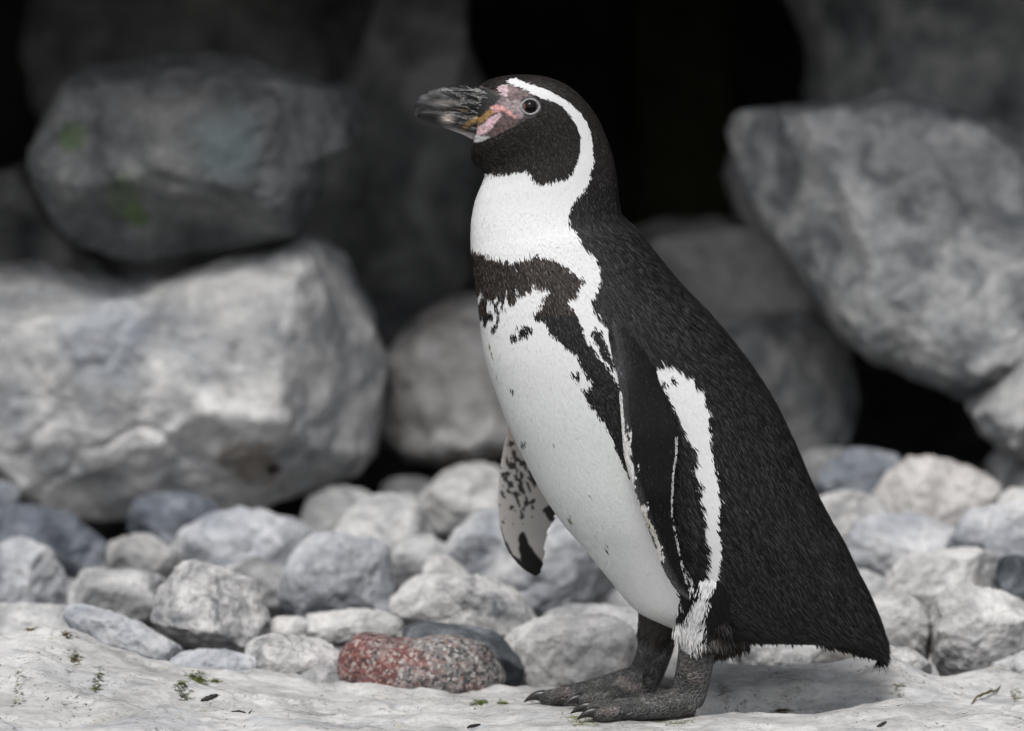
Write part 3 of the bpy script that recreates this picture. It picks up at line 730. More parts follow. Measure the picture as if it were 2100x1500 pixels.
TOEN, PN = toe_set(YN, [
    [(1415, 0.002, .014, .0150), (1380, 0.000, .0125, .0135), (1320, -0.004, .0095, .0100), (1262, -0.006, .0085, .0088), (1215, -0.008, .0075, .0078), (1203, -.008, .007, .0040)],
    [(1420, -0.004, .012, .0120), (1375, -0.012, .010, .0105), (1310, -0.024, .0082, .0085), (1258, -0.031, .0074, .0076), (1226, -0.034, .0068, .0066), (1216, -.035, .006, .0032)],
    [(1410, 0.006, .012, .0120), (1370, 0.016, .0105, .0100), (1325, 0.028, .0095, .0080), (1292, 0.035, .0090, .0070), (1284, .036, .0090, .0034)]])
TOEF, PF = toe_set(YF, [
    [(1322, 0.0, .022, .0165), (1285, 0.0, .019, .0150), (1225, -0.003, .0145, .0118), (1165, -0.004, .0098, .0094), (1118, -0.005, .0072, .0074), (1106, -.005, .0065, .0040)],
    [(1318, -0.006, .016, .0130), (1285, -0.012, .012, .0110), (1235, -0.020, .0088, .0088), (1195, -0.026, .0076, .0076), (1186, -.027, .0070, .0040)],
    [(1318, 0.008, .018, .0120), (1270, 0.018, .012, .0100), (1205, 0.030, .0080, .0080), (1165, 0.035, .0070, .0068), (1156, .036, .0065, .0036)]])
def web(A, Bq):
    a = spl(A[:-1], 24)[4:21]; c = spl(Bq[:-1], 24)[4:21]
    w = np.linspace(0, 1, 9)[None, :, None]
    g = a[:, None] * (1 - w) + c[:, None] * w
    g[..., 2] -= 0.002 * np.sin(w[..., 0] * math.pi)
    top = g.copy(); top[..., 2] += 0.0022; bot = g.copy(); bot[..., 2] = np.maximum(g[..., 2] - 0.006, 0.0005)
    ring = np.concatenate([top, bot[:, ::-1]], axis=1)
    return ring
def closed(G): return ringgrid(G)
THN = tube(P(np.array([1462, 1452, 1440, 1432]), np.array([1140, 1220, 1280, 1318]), np.array([-.030, -.036, -.037, YN])), [.040, .034, .0235, .0165], 28, 1.0, 30)
THF = tube(P(np.array([1402, 1380, 1358, 1346]), np.array([1140, 1215, 1270, 1300]), np.array([.030, .034, .035, YF])), [.038, .031, .021, .0160], 28, 1.0, 30)

feet_parts = [closed(g) for g in TOEN + TOEF + [LEGN, LEGF]] + [closed(web(PN[0], PN[1])), closed(web(PN[0], PN[2])), closed(web(PF[0], PF[1])), closed(web(PF[0], PF[2]))]
VL, TL = join(feet_parts)
VTn, TTn = ringgrid(THN); VTf, TTf = ringgrid(THF)

# ---- one continuous body: voxel union of trunk, flippers, thighs, legs and feet
Vall, Tall = join([(VB, TB), (VN, TN), (VF, TF), (VL, TL), (VTn, TTn), (VTf, TTf)])
tmp = bpy.data.objects.new('tmp_union', mesh_np('tmp_union', Vall, Tall)); col.objects.link(tmp)
bm = bmesh.new(); bm.from_mesh(tmp.data); bmesh.ops.recalc_face_normals(bm, faces=bm.faces); bm.to_mesh(tmp.data); bm.free()
md = tmp.modifiers.new('r', 'REMESH'); md.mode = 'VOXEL'; md.voxel_size = 0.00125; md.use_smooth_shade = True
ms = tmp.modifiers.new('s', 'SMOOTH'); ms.factor = 0.5; ms.iterations = 4
dg = bpy.context.evaluated_depsgraph_get()
ev = bpy.data.meshes.new_from_object(tmp.evaluated_get(dg)); ev.name = 'body'
bpy.data.objects.remove(tmp, do_unlink=True)
bm = bmesh.new(); bm.from_mesh(ev)
lv_ = [q[1] for q in NP]; lu_ = [q[0] for q in NP]; tv_ = [q[3] for q in NP]; tu_ = [q[2] for q in NP]
cc = np.array([v.co[:] for v in bm.verts]); uu, vv_ = proj(cc)
sel = ((uu > 930) & (uu < 1118) & (vv_ > 155) & (vv_ < 300) & (cc[:, 1] < 0.003))
sel |= (np.abs(uu - np.interp(vv_, lv_, lu_)) < 22) & (vv_ > 700) & (vv_ < 1235) & (cc[:, 1] < -0.02)
sel |= (np.abs(uu - np.interp(vv_, tv_, tu_)) < 12) & (vv_ > 880) & (vv_ < 1235) & (cc[:, 1] < -0.02)
sel |= (uu < 1140) & (vv_ > 860) & (vv_ < 1190) & (cc[:, 1] > 0.05)
bm.edges.ensure_lookup_table()
eds = [e for e in bm.edges if sel[e.verts[0].index] and sel[e.verts[1].index]]
bmesh.ops.subdivide_edges(bm, edges=eds, cuts=2, use_grid_fill=True, smooth=0.0)
bmesh.ops.triangulate(bm, faces=[f for f in bm.faces if len(f.verts) > 4])
bm.to_mesh(ev); bm.free()
nv = len(ev.vertices); co = np.zeros(nv * 3, np.float32); ev.vertices.foreach_get('co', co); co = co.reshape(-1, 3).astype(float)

# ---- plumage pattern in the side view of the bird (the same on both flanks)
WHITE1 = [(930, 352), (975, 354), (998, 357), (1019, 357), (1048, 351), (1079, 346), (1086, 353), (1096, 371), (1108, 373), (1130, 370), (1154, 366), (1166, 360), (1175, 344), (1185, 322), (1188, 296), (1187, 274), (1180, 255), (1166, 233), (1146, 214), (1120, 204), (1103, 200), (1084, 190), (1065, 180), (1041, 173), (1032, 168), (1040, 163), (1053, 162), (1074, 170), (1096, 177), (1122, 185), (1139, 195), (1166, 209), (1187, 228), (1202, 250), (1209, 269), (1214, 293), (1216, 329), (1211, 358), (1204, 382), (1190, 396), (1178, 406), (1173, 418), (1166, 437), (1170, 459), (1182, 482), (1191, 498), (1215, 520), (1227, 546), (1227, 570), (1220, 590), (1208, 614), (1218, 633), (1230, 650), (1244, 671), (1250, 695), (1256, 722), (1266, 760), (1280, 830), (1300, 900), (1320, 1000), (1345, 1100), (1385, 1210), (1394, 1240), (1384, 1262), (1378, 1300), (1300, 1400), (860, 1400), (860, 352)]
BAND = [(940, 500), (968, 506), (992, 518), (1016, 527), (1045, 532), (1074, 525), (1100, 518), (1124, 525), (1148, 539), (1172, 554), (1194, 570), (1186, 594), (1172, 609), (1162, 618), (1179, 638), (1191, 666), (1196, 686), (1215, 714), (1239, 743), (1261, 779), (1276, 825), (1290, 880), (1310, 960), (1330, 1020), (1300, 985), (1279, 954), (1265, 927), (1256, 897), (1241, 869), (1219, 841), (1201, 814), (1195, 799), (1208, 791), (1206, 772), (1186, 748), (1179, 724), (1160, 710), (1143, 690), (1124, 676), (1117, 657), (1093, 650), (1086, 640), (1102, 628), (1117, 614), (1102, 606), (1076, 598), (1054, 614), (1040, 626), (1023, 633), (1021, 666), (1009, 676), (997, 671), (985, 650), (978, 640), (940, 640)]
NOTCH = [(1081, 597), (1090, 580), (1102, 590), (1124, 585), (1119, 599), (1102, 614), (1088, 611)]
SPOT_STRIPE = [(1208, 664), (1227, 674), (1234, 700), (1256, 735), (1262, 760), (1240, 735), (1222, 705), (1212, 685)]
FLANK = [(1353, 736), (1336, 750), (1330, 760), (1351, 787), (1376, 828), (1389, 863), (1401, 893), (1422, 919), (1424, 939), (1414, 969), (1437, 990), (1422, 1000), (1434, 1030), (1437, 1071), (1442, 1106), (1447, 1152), (1439, 1177), (1432, 1213), (1417, 1243), (1396, 1268), (1380, 1294), (1376, 1330), (1420, 1330), (1447, 1295), (1450, 1248), (1457, 1218), (1472, 1177), (1477, 1137), (1472, 1086), (1475, 1025), (1467, 969), (1457, 924), (1452, 878), (1452, 838), (1437, 797), (1417, 772), (1396, 757), (1376, 744)]
WEDGE = [(1390, 1128), (1401, 1150), (1413, 1180), (1420, 1202), (1412, 1208), (1402, 1172)]
SPOTS = [(1130, 905, 2, 3.5, 20), (1085, 860, 1.8, 3, 0), (1166, 1064, 2, 6, -30), (1145, 985, 1.6, 3, 0), (1238, 1120, 1.8, 3, 0), (1070, 905, 1.5, 4, -20), (1205, 1010, 1.6, 2.6, 0), (1048, 800, 1.5, 2.5, 0), (1074, 678, 15, 9, -30), (1052, 688, 6, 7, 0), (1177, 767, 9, 7, 30), (1222, 832, 8, 6, 0), (1379, 779, 5, 10, -20), (1356, 782, 8, 5, 30), (1426, 1012, 8, 9, 0), (1060, 668, 5, 4, 0), (1202, 800, 8, 6, 20)]
CHIN_W = [(940, 272), (965, 275), (971, 277), (990, 279), (1006, 280), (998, 287), (986, 291), (974, 292), (950, 284)]
PINK_UP = [(1010, 183), (1024, 173), (1040, 172), (1042, 185), (1042, 200), (1031, 198), (1019, 189)]
BROWNPINK = [(1041, 174), (1060, 180), (1079, 188), (1088, 198), (1066, 205), (1048, 206), (1042, 198)]
LORE = [(1026, 200), (1043, 202), (1066, 203), (1072, 215), (1074, 236), (1066, 246), (1058, 242), (1050, 231), (1031, 217), (1016, 212)]
GAPE = [(1004, 220), (1017, 214), (1031, 218), (1050, 230), (1061, 243), (1050, 240), (1031, 229), (1012, 229)]
PINK_LOW = [(1024, 231), (1031, 238), (1017, 250), (1010, 264), (993, 275), (969, 276), (955, 269), (983, 261), (1000, 246)]
YELLOW = [(1008, 222), (1018, 228), (1000, 244), (980, 258), (955, 269), (950, 264), (972, 252), (990, 236)]
BROWN_LOW = [(1019, 249), (1036, 237), (1062, 244), (1060, 256), (1036, 268), (1012, 280), (1004, 276), (1012, 264)]
FACE = [(930, 160), (1000, 180), (1030, 196), (1042, 172), (1079, 187), (1092, 196), (1108, 206), (1112, 226), (1098, 240), (1078, 246), (1062, 258), (1036, 270), (1012, 281), (985, 292), (960, 296), (925, 292)]
BILLBASE = [(960, 170), (978, 180), (1000, 184), (1028, 200), (1014, 215), (1004, 221), (990, 236), (972, 252), (950, 266), (940, 272), (935, 180)]
GREEN = [[(1000, 698), (1003, 696), (1010, 722), (1008, 728)], [(1014, 762), (1016, 760), (1020, 773)], [(1047, 848), (1050, 850), (1053, 858)], [(1165, 1060), (1168, 1062), (1173, 1071)]]

BLACK = np.array([0.0076, 0.0072, 0.0070]); WHITE = np.array([0.80, 0.805, 0.80])
def pattern(Pw, jit, rg):
    """returns colour (n,3), class: 0 black 1 white 2 band 3 bare skin"""
    Q = Pw.copy(); Q[:, 1] = -np.abs(Q[:, 1])
    u, v = proj(Q)
    wq = np.stack([u / 14, v / 14, np.zeros_like(u)], -1)
    wu = u + vnoise(wq, 5) * 3 + vnoise(wq * 2.7, 7) * 2.2 + rg.normal(0, 1, len(u)) * jit
    wv = v + vnoise(wq + 31, 6) * 3 + vnoise(wq * 2.7 + 9, 8) * 2.2 + rg.normal(0, 1, len(u)) * jit
    f = np.clip((v - 300) / 60, 0.25, 1)                       # the face markings are crisper
    wu = u + (wu - u) * f; wv = v + (wv - v) * f
    cls = np.zeros(len(u), int)
    cls[inpoly(wu, wv, WHITE1)] = 1
    k = inpoly(wu, wv, BAND)
    # white flecks break the lower left of the band
    fl = vnoise(np.stack([u / 7, v / 16, 0 * u], -1), 21) + 0.25 * vnoise(np.stack([u / 3, v / 7, 0 * u], -1), 22)
    k &= ~((fl > 0.14) & (v > 596 + (u - 985) * 0.14) & (u < 1062))
    k &= ~((fl > 0.85) & (u < 1060) & (v > 545))
    cls[k] = 2
    cls[inpoly(wu, wv, NOTCH)] = 1
    cls[inpoly(wu, wv, SPOT_STRIPE)] = 2
    cls[inpoly(wu, wv, FLANK)] = 1
    cls[inpoly(wu, wv, WEDGE)] = 1
    for cx, cy, rx, ry, a in SPOTS:
        a = math.radians(a); du, dv = wu - cx, wv - cy
        e = ((du * math.cos(a) + dv * math.sin(a)) / rx) ** 2 + ((-du * math.sin(a) + dv * math.cos(a)) / ry) ** 2
        cls[e < 1] = 2
    C = np.where((cls == 1)[:, None], WHITE, BLACK)
    belly_shade = np.clip((v - 640) / 260, 0, 1) * np.clip((1350 - u) / 90, 0, 1)  # belly shade painted in: the white darkens down the underside
    C = np.where((cls == 1)[:, None], WHITE * (1 - belly_shade[:, None] * np.array([0.13, 0.105, 0.12])), C)
    C[cls == 2] = (0.019, 0.0152, 0.0132)
    dark = (v > 640) & (cls == 2); C[dark] = BLACK * 1.1
    hd = np.clip((440 - v) / 120, 0, 1) * (cls == 0)            # browner head
    C = C + hd[:, None] * np.array([0.004, 0.0024, 0.0014])
    fluff = np.clip((v - 1285) / 40, 0, 1) * (u > 1400) * (u < 1480) * (cls != 1)
    C = C * (1 - fluff[:, None]) + fluff[:, None] * np.array([0.05, 0.044, 0.039])
    far = (Pw[:, 1] > 0.008) & (v > 1256) & (u > 1296) & (u < 1430); C[far] = (0.05, 0.045, 0.040); cls[far] = 2  # far thigh darkened: its shade is painted into the feather colour
    skin = np.zeros(len(u), bool)
    def put(poly, c, soft=0.0):
        m = inpoly(u + vnoise(wq * 3, 9) * 1.6, v + vnoise(wq * 3 + 5, 10) * 1.6, poly)
        C[m & (cls != 1)] = c; m &= cls != 1; skin[m] = True
        return m
    sp = vnoise(np.stack([u / 2.6, v / 2.6, 0 * u], -1), 33)
    m = put(FACE, (0.06, 0.05, 0.048)); C[m] *= (1 + 0.7 * sp[m])[:, None]
    m = put(CHIN_W, (0.50, 0.48, 0.48)); C[m] *= (1 + 0.3 * sp[m])[:, None]
    m = put(LORE, (0.27, 0.215, 0.22)); C[m] *= ((1 + 0.5 * sp[m]) * np.clip(0.45 + (u[m] - 1016) / 45, 0.45, 1.1))[:, None]
    m = put(BROWNPINK, (0.145, 0.095, 0.095)); C[m] *= (1 + 0.6 * sp[m])[:, None]
    m = put(PINK_UP, (0.58, 0.43, 0.455)); C[m] *= (1 + 0.08 * sp[m])[:, None]
    m = put(BROWN_LOW, (0.105, 0.07, 0.066)); C[m] *= (1 + 0.6 * sp[m])[:, None]
    m = put(PINK_LOW, (0.58, 0.40, 0.42)); C[m] *= (1 + 0.25 * sp[m])[:, None]
    m = put(BILLBASE, (0.013, 0.0125, 0.0125)); C[m] *= (1 + 0.7 * sp[m])[:, None]
    m = put(YELLOW, (0.30, 0.18, 0.06)); C[m] *= (1 + 0.6 * sp[m])[:, None]
    m = put(GAPE, (0.64, 0.32, 0.31)); C[m] *= (1 + 0.22 * sp[m])[:, None]
    for g in GREEN: C[inpoly(u, v, g)] = (0.30, 0.31, 0.13)
    cls[skin] = 3
    return C, cls, u, v

rg = np.random.default_rng(42)
Cb, clsb, ub, vb = pattern(co, 0.0, rg)
bN, bF, bL, bTn, bTf = bvh(VN, TN), bvh(VF, TF), bvh(VL, TL), bvh(VTn, TTn), bvh(VTf, TTf)
reg = np.zeros(nv, int)                                          # 0 trunk 1 near flipper 2 far flipper 3 leg
dist0 = np.full(nv, 9.0)
def near(bv, idx):
    return np.array([bv.find_nearest(Vector(co[i]))[3] for i in idx]) if len(idx) else np.zeros(0)
for code, bv, VV in ((1, bN, VN), (2, bF, VF), (3, bL, VL)):
    lo, hi = VV.min(0) - .003, VV.max(0) + .003
    idx = np.where(((co > lo) & (co < hi)).all(1))[0]
    d = near(bv, idx); d0 = near(bvhB, idx)
    if code == 3: d0 = np.minimum(d0, np.minimum(near(bTn, idx), near(bTf, idx)))
    sel = d < d0 - 0.0003
    reg[idx[sel]] = code
# near flipper: black with a pale leading edge and a painted sheen along it
def flip_colour(u, v):
    C = np.tile(np.array([0.0058, 0.0057, 0.0058]), (len(u), 1))
    lead = np.interp(v, [q[1] for q in NP], [q[0] for q in NP]); dl = u - lead
    trail = np.interp(v, [q[3] for q in NP], [q[2] for q in NP]); dtz = trail - u
    nz = vnoise(np.stack([u / 7, v / 13, 0 * u], -1), 51) + 0.5 * vnoise(np.stack([u / 3, v / 4, 0 * u], -1), 52)
    sh = (np.clip((20 - dl) / 16, 0, 1) * np.clip((v - 690) / 40, 0, 1) * (0.8 + .3 * nz))[:, None]  # grey sheen of the leading edge, put into the colour
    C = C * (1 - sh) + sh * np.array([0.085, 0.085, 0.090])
    vj = v + 14 * nz
    pale = ((dl < 17 * (0.95 + .4 * nz)) & (vj > 885) & (v < 968)) | ((dl < 10 * (0.9 + nz)) & (v >= 968) & (v < 1000)) | ((dl < 10 * (0.8 + nz)) & (v > 990) & (v < 1150) & (nz > -0.05)) | ((dl < 6) & (vj > 800) & (v < 900))
    C[pale] = (0.64, 0.63, 0.61)
    yel = pale & (v > 1030 + 30 * nz) & (v < 1095 + 20 * nz); C[yel] = (0.44, 0.43, 0.36)
    edge = (dtz < 4.4) & (v > 895) & (v < 1195) & (nz > -0.5); C[edge] = (0.40, 0.40, 0.40)
    return C
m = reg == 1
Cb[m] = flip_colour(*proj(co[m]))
# far flipper: pale underside with dark speckles and a black tip
m = reg == 2
u, v = proj(co[m])
C = np.tile(np.array([0.46, 0.44, 0.42]), (m.sum(), 1))
pk = np.clip((960 - v) / 80, 0, 1)[:, None]; C = C * (1 - pk) + pk * np.array([0.36, 0.30, 0.27])
wx = u + 0.55 * v
sn = vnoise(np.stack([(u - .35 * v) / 6.5, (v + .3 * u) / 12, 0 * u], -1), 71) + 0.35 * vnoise(np.stack([u / 4, v / 4, 0 * u], -1), 72)
dens = np.exp(-((u - 1052 - (v - 960) * .05) / 34) ** 2) * np.clip((v - 895) / 30, 0, 1) * np.clip((1085 - v) / 50, 0, 1)
dens = np.maximum(dens, np.exp(-((u - 1086) / 20) ** 2 - ((v - 985) / 40) ** 2) * 1.1)
C[(sn > 0.62 - 0.62 * dens) & (dens > 0.12)] = (0.035, 0.034, 0.034)
tip = [(1062, 1098), (1075, 1092), (1086, 1118), (1102, 1140), (1116, 1155), (1116, 1190), (1080, 1190), (1046, 1160), (1024, 1110), (1018, 1070), (1027, 1078), (1036, 1108), (1052, 1138), (1068, 1150), (1066, 1125)]
C[inpoly(u + sn * 3, v + sn * 3, tip)] = (0.014, 0.0135, 0.013)
C[inpoly(u + sn * 2, v, [(1112, 1048), (1126, 1068), (1136, 1072), (1140, 1040), (1124, 1036)])] = (0.03, 0.03, 0.03)
outer = co[m][:, 1] > 0.112
Cb[m] = C
# legs and feet: dark scaly skin with pinkish patches
m = reg == 3
pn = fbm(co[m] * 60, 4, 81)
C = np.array([0.056, 0.0555, 0.054]) * (1 + 0.5 * pn[:, None])
u, v = proj(co[m])
pt = fbm(co[m] * 45 + 12, 3, 83)
k = np.clip((pt - 0.42) * 3, 0, 1)[:, None] * np.array(0.35)
C = C * (1 - k) + k * np.array([0.17, 0.140, 0.128])
Cb[m] = np.clip(C, 0.008, 1)
ev.update()
ne = len(ev.edges); ed = np.zeros(ne * 2, np.int32); ev.edges.foreach_get('vertices', ed); ed = ed.reshape(-1, 2)
soft = ((clsb == 3) & (reg == 0)) | (reg == 2)
e2 = ed[soft[ed].any(1)]
for _ in range(9):
    acc = np.zeros_like(Cb); cnt = np.zeros(nv)
    for a_, b_ in ((0, 1), (1, 0)):
        np.add.at(acc, e2[:, a_], Cb[e2[:, b_]]); np.add.at(cnt, e2[:, a_], 1)
    mm_ = soft & (cnt > 0)
    Cb[mm_] = 0.45 * Cb[mm_] + 0.55 * acc[mm_] / cnt[mm_, None]
fs_ = soft & (reg == 0); uu_, vv2 = ub[fs_], vb[fs_]
wr = 0.30 * vnoise(np.stack([uu_ / 2.8, vv2 / 2.2, 0 * uu_], -1), 44) + 0.34 * vnoise(np.stack([(uu_ + vv2) / 11, (vv2 - .6 * uu_) / 4.5, 0 * uu_], -1), 45)
Cb[fs_] = np.clip(Cb[fs_] * (1 + wr[:, None]), 0.004, 0.8)
setcol(ev, np.clip(Cb, 0, 1))
mat_skin = attr_mat('plumage_base', 0.75, 0.2, 'fine')
mat_flip = attr_mat('flipper_skin', 0.40, 0.22, 'flipper')
mat_leg = attr_mat('scaly_leg_skin', 0.5, 0.45, 'scales')
mat_face = attr_mat('bare_face_skin', 0.5, 0.35, 'skin')
for mm in (mat_skin, mat_flip, mat_leg, mat_face): ev.materials.append(mm)
npoly = len(ev.polygons); ls = np.zeros(npoly, np.int32); ev.polygons.foreach_get('loop_start', ls)
lv = np.zeros(len(ev.loops), np.int32); ev.loops.foreach_get('vertex_index', lv)
fv = lv[ls]
mi = np.where(reg[fv] == 0, np.where(clsb[fv] == 3, 3, 0), np.where(reg[fv] == 3, 2, 1)).astype(np.int32)
ev.polygons.foreach_set('material_index', mi)
ev.polygons.foreach_set('use_smooth', np.ones(npoly, bool))
body = link('body', ev, None, PEN)

# ---- feathers: many small overlapping blades lying on the body, coloured by where they root
def sample(G, n, wfun):
    nr, ns = G.shape[:2]
    a = G[:-1]; bq = np.roll(G, -1, 1)[:-1]; c = G[1:]; d = np.roll(G, -1, 1)[1:]
    area = 0.5 * np.linalg.norm(np.cross(d - a, c - bq), axis=-1)
    cen = (a + bq + c + d) / 4
    wgt = area * wfun(cen.reshape(-1, 3)).reshape(area.shape)
    pr = wgt.ravel() / wgt.sum()
    idx = rg.choice(len(pr), n, p=pr)
    s, t = rg.random((2, n, 1))
    A, Bq, Cq, D = (x.reshape(-1, 3)[idx] for x in (a, bq, c, d))
    pos = (A * (1 - s) + Bq * s) * (1 - t) + (Cq * (1 - s) + D * s) * t
    along = (Cq * (1 - s) + D * s) - (A * (1 - s) + Bq * s)
    along /= np.linalg.norm(along, axis=1)[:, None] + 1e-9
    acr = (Bq - A) * (1 - t) + (D - Cq) * t
    nor = np.cross(acr, along); nor /= np.linalg.norm(nor, axis=1)[:, None] + 1e-9
    ctr = G.mean(1)[idx // ns]
    nor *= np.sign(np.einsum('ij,ij->i', nor, pos - ctr))[:, None]
    return pos, along, nor

def blades(pos, along, nor, C, L, Wd, lift, spread=0.12, root=0.0002, tipmul=1.0, camb=0.22):
    n = len(pos)
    side = np.cross(nor, along)
    ang = rg.normal(0, 1, n) * spread
    dirv = along * np.cos(ang)[:, None] + side * np.sin(ang)[:, None]
    sd = np.cross(nor, dirv)
    base = pos + nor * root
    mid = base + dirv * (L * 0.55)[:, None] + nor * (L * 0.55 * lift)[:, None]
    tip = base + dirv * L[:, None] + nor * (L * lift)[:, None]
    camber = (Wd * camb)[:, None] * nor
    l = mid - sd * Wd[:, None] / 2 - camber; r = mid + sd * Wd[:, None] / 2 - camber
    V = np.stack([base, l, tip, r, mid], 1).reshape(-1, 3)
    i = np.arange(n)[:, None] * 5
    F = np.concatenate([i + np.array([[0, 1, 4]]), i + np.array([[1, 2, 4]]), i + np.array([[2, 3, 4]]), i + np.array([[3, 0, 4]])])
    CC = np.stack([C, C, C * tipmul, C, C], 1).reshape(-1, 3)
    return V, F, CC

parts = []
def dens(c):
    u, v = proj(np.c_[c[:, 0], -np.abs(c[:, 1]), c[:, 2]])
    return np.where(v < 430, 2.3, 1.0) * np.where(v < 345, 1.6, 1.0)
pos, al, no = sample(GB, 270000, dens)
C, cls, u, v = pattern(pos, 1.7, rg)
eye_d = np.hypot(u - 1087, v - 219)
keep = (cls != 3) & (eye_d > 22) & ((u > 985) | (v > 302))
# not under the flipper roots or the legs
pos, al, no, C, cls, u, v = (x[keep] for x in (pos, al, no, C, cls, u, v))
n = len(pos)
hs_ = np.clip((470 - v) / 140, 0, 1)                               # 1 on the head
L = (0.0054 * (1 - hs_) + 0.0036 * hs_) * rg.uniform(0.75, 1.25, n)
Wd = (0.00155 * (1 - hs_) + 0.00100 * hs_) * rg.uniform(0.75, 1.25, n)
white = cls == 1
L = np.where(white & (v > 500), L * 1.15, L)
br = np.exp(rg.normal(0, 0.38, n))
pale = rg.random(n) < 0.34
C = np.where(white[:, None], C * rg.uniform(0.95, 1.04, n)[:, None], C * br[:, None])
C = np.where((~white & pale)[:, None], C * 2.6 + (np.array([0.018, 0.0176, 0.0172]) * np.exp(rg.normal(0, .5, n))[:, None]), C)
brown = (cls == 2) & (v < 640) & (rg.random(n) < .28); C[brown] = C[brown] * 1.6 + np.array([.015, .011, .0085])
Wd = np.where(~white & pale, Wd * 0.42, Wd)
blk = (cls == 0) & (v > 430); L = np.where(blk, L * np.where(pale, 1.9, 1.45), L)
lift = np.where(white, np.where(v > 640, 0.022, 0.05), 0.095) * rg.uniform(0.3, 1.5, n)
tail = np.clip((u - 1700) / 90, 0, 1) * np.clip((v - 1270) / 40, 0, 1)
L = L * (1 + 0.35 * tail)
rump = np.clip((v - 1240) / 60, 0, 1); L = L * (1 + 0.5 * rump); lift = lift + 0.05 * rump
parts.append(blades(pos, al, no, np.clip(C, 0, 0.9), L, Wd, lift, camb=np.where(white, np.where(v > 640, 0.06, 0.14), 0.24)))
# tiny scale-like feathers in rows over the near flipper, longer at the shoulder
nr_, ns_ = 210, 46
gg = spl(GN.reshape(len(GN), -1), nr_).reshape(nr_, GN.shape[1], 3)
rp, rl, rn = sample(gg, 26000, lambda c: np.ones(len(c)))
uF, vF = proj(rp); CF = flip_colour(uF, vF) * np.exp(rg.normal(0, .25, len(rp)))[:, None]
kk = rn[:, 1] < 0.2
sh_ = np.clip((760 - vF) / 120, 0, 1)
st_ = rg.random(len(rp)) < 0.25 * sh_ + 0.06; CF[st_] = CF[st_] * 2 + 0.012
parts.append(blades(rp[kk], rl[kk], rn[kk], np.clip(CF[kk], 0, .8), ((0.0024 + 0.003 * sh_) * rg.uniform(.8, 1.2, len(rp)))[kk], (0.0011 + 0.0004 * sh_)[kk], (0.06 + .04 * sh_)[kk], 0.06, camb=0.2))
# thigh feathers, longer and shaggier towards the ankle
for G_ in (THN, THF):
    pos, al, no = sample(G_, 9000, lambda c: np.ones(len(c)))
    ins = np.array([(lambda h: (Vector(p) - h[0]).dot(h[1]) < -0.0005)(bvhB.find_nearest(Vector(p))) for p in pos])
    C, cls, u, v = pattern(pos, 2.0, rg)
    kk = ~ins
    pos, al, no, C, cls, u, v = (x[kk] for x in (pos, al, no, C, cls, u, v))
    n = len(pos); sh = np.clip((v - 1230) / 90, 0, 1)
    C = C * np.exp(rg.normal(0, 0.3, n))[:, None]
    parts.append(blades(pos, al, no, np.clip(C, 0, .85), (0.008 + 0.007 * sh) * rg.uniform(.7, 1.25, n), np.full(n, 0.0017) * rg.uniform(.6, 1.2, n), 0.07 + 0.10 * sh * rg.uniform(0, 1, n), 0.2))
# shaggy fringe along the rump between leg and tail, and the stiff tail
def fringe(n, path, half, L0, L1, dirv, dark, ycen=0.0):
    t = rg.random(n); pth = spl(np.array(path, float), 200)
    q = pth[(t * 199).astype(int)]
    yy = ycen + rg.uniform(-1, 1, n) * half(t) * S
    p = P(q[:, 0] + rg.normal(0, 3, n), q[:, 1] + rg.normal(0, 5, n), yy)
    d = np.tile(np.array(dirv, float), (n, 1)) + rg.normal(0, 0.14, (n, 3)); d /= np.linalg.norm(d, axis=1)[:, None]
    nn = np.cross(d, np.array([0, 1.0, 0])) * 0 + np.array([0, -1.0, 0]); nn = nn * np.sign(-yy + 1e-6)[:, None]
    nn = nn - np.einsum('ij,ij->i', nn, d)[:, None] * d; nn /= np.linalg.norm(nn, axis=1)[:, None]
    C = (np.array(dark) if not callable(dark) else dark(q[:, 0])) * np.exp(rg.normal(0, 0.3 if callable(dark) else 0.45, n))[:, None]
    C = np.clip(C, 0, .8)
    return blades(p, d, nn, C, rg.uniform(L0, L1, n), rg.uniform(.001, .0018, n), np.full(n, 0.05), 0.12)
parts.append(fringe(1500, [(1440, 1306), (1470, 1318), (1500, 1312), (1530, 1304)], lambda t: 95 - 10 * t, .006, .016, (0.1, 0, -1), (0.022, 0.019, 0.017)))
def thigh_tone(u):
    w = np.clip((1442 + rg.normal(0, 5, len(u)) - u) / 8, 0, 1)[:, None]; d = np.clip((u - 1462) / 22, 0, 1)[:, None]
    mid_ = (1 - d) * np.array([.085, .075, .066]) + d * np.array([.016, .0145, .0135])
    return w * np.array([.66, .65, .63]) + (1 - w) * mid_
parts.append(fringe(1500, [(1388, 1288), (1425, 1300), (1462, 1308), (1492, 1312)], lambda t: 20 + 0 * t, .006, .0135, (0.16, -0.12, -1), thigh_tone, -0.046))
parts.append(fringe(700, [(1440, 1255), (1470, 1270), (1490, 1285)], lambda t: 20 + 0 * t, .006, .0135, (0.16, -0.12, -1), (0.016, 0.0145, 0.0135), -0.050))
parts.append(fringe(2200, [(1530, 1300), (1600, 1300), (1660, 1300), (1700, 1310)], lambda t: 75 - 35 * t, .004, .009, (0.45, 0, -0.8), (0.05, 0.046, 0.042)))
parts.append(fringe(2600, [(1690, 1304), (1740, 1318), (1780, 1326), (1802, 1312)], lambda t: 42 - 16 * t, .005, .011, (0.55, 0, -0.85), (0.013, 0.012, 0.011)))
Vp, Fp, Cp, k0 = [], [], [], 0
for a, f, c in parts:
    Vp.append(a); Fp.append(f + k0); Cp.append(c); k0 += len(a)
Vp, Fp, Cp = np.vstack(Vp), np.vstack(Fp), np.vstack(Cp)
pm = mesh_np('plumage', Vp, Fp)
setcol(pm, Cp)
plum = link('plumage', pm, attr_mat('feather', 0.44, 0.17), PEN)
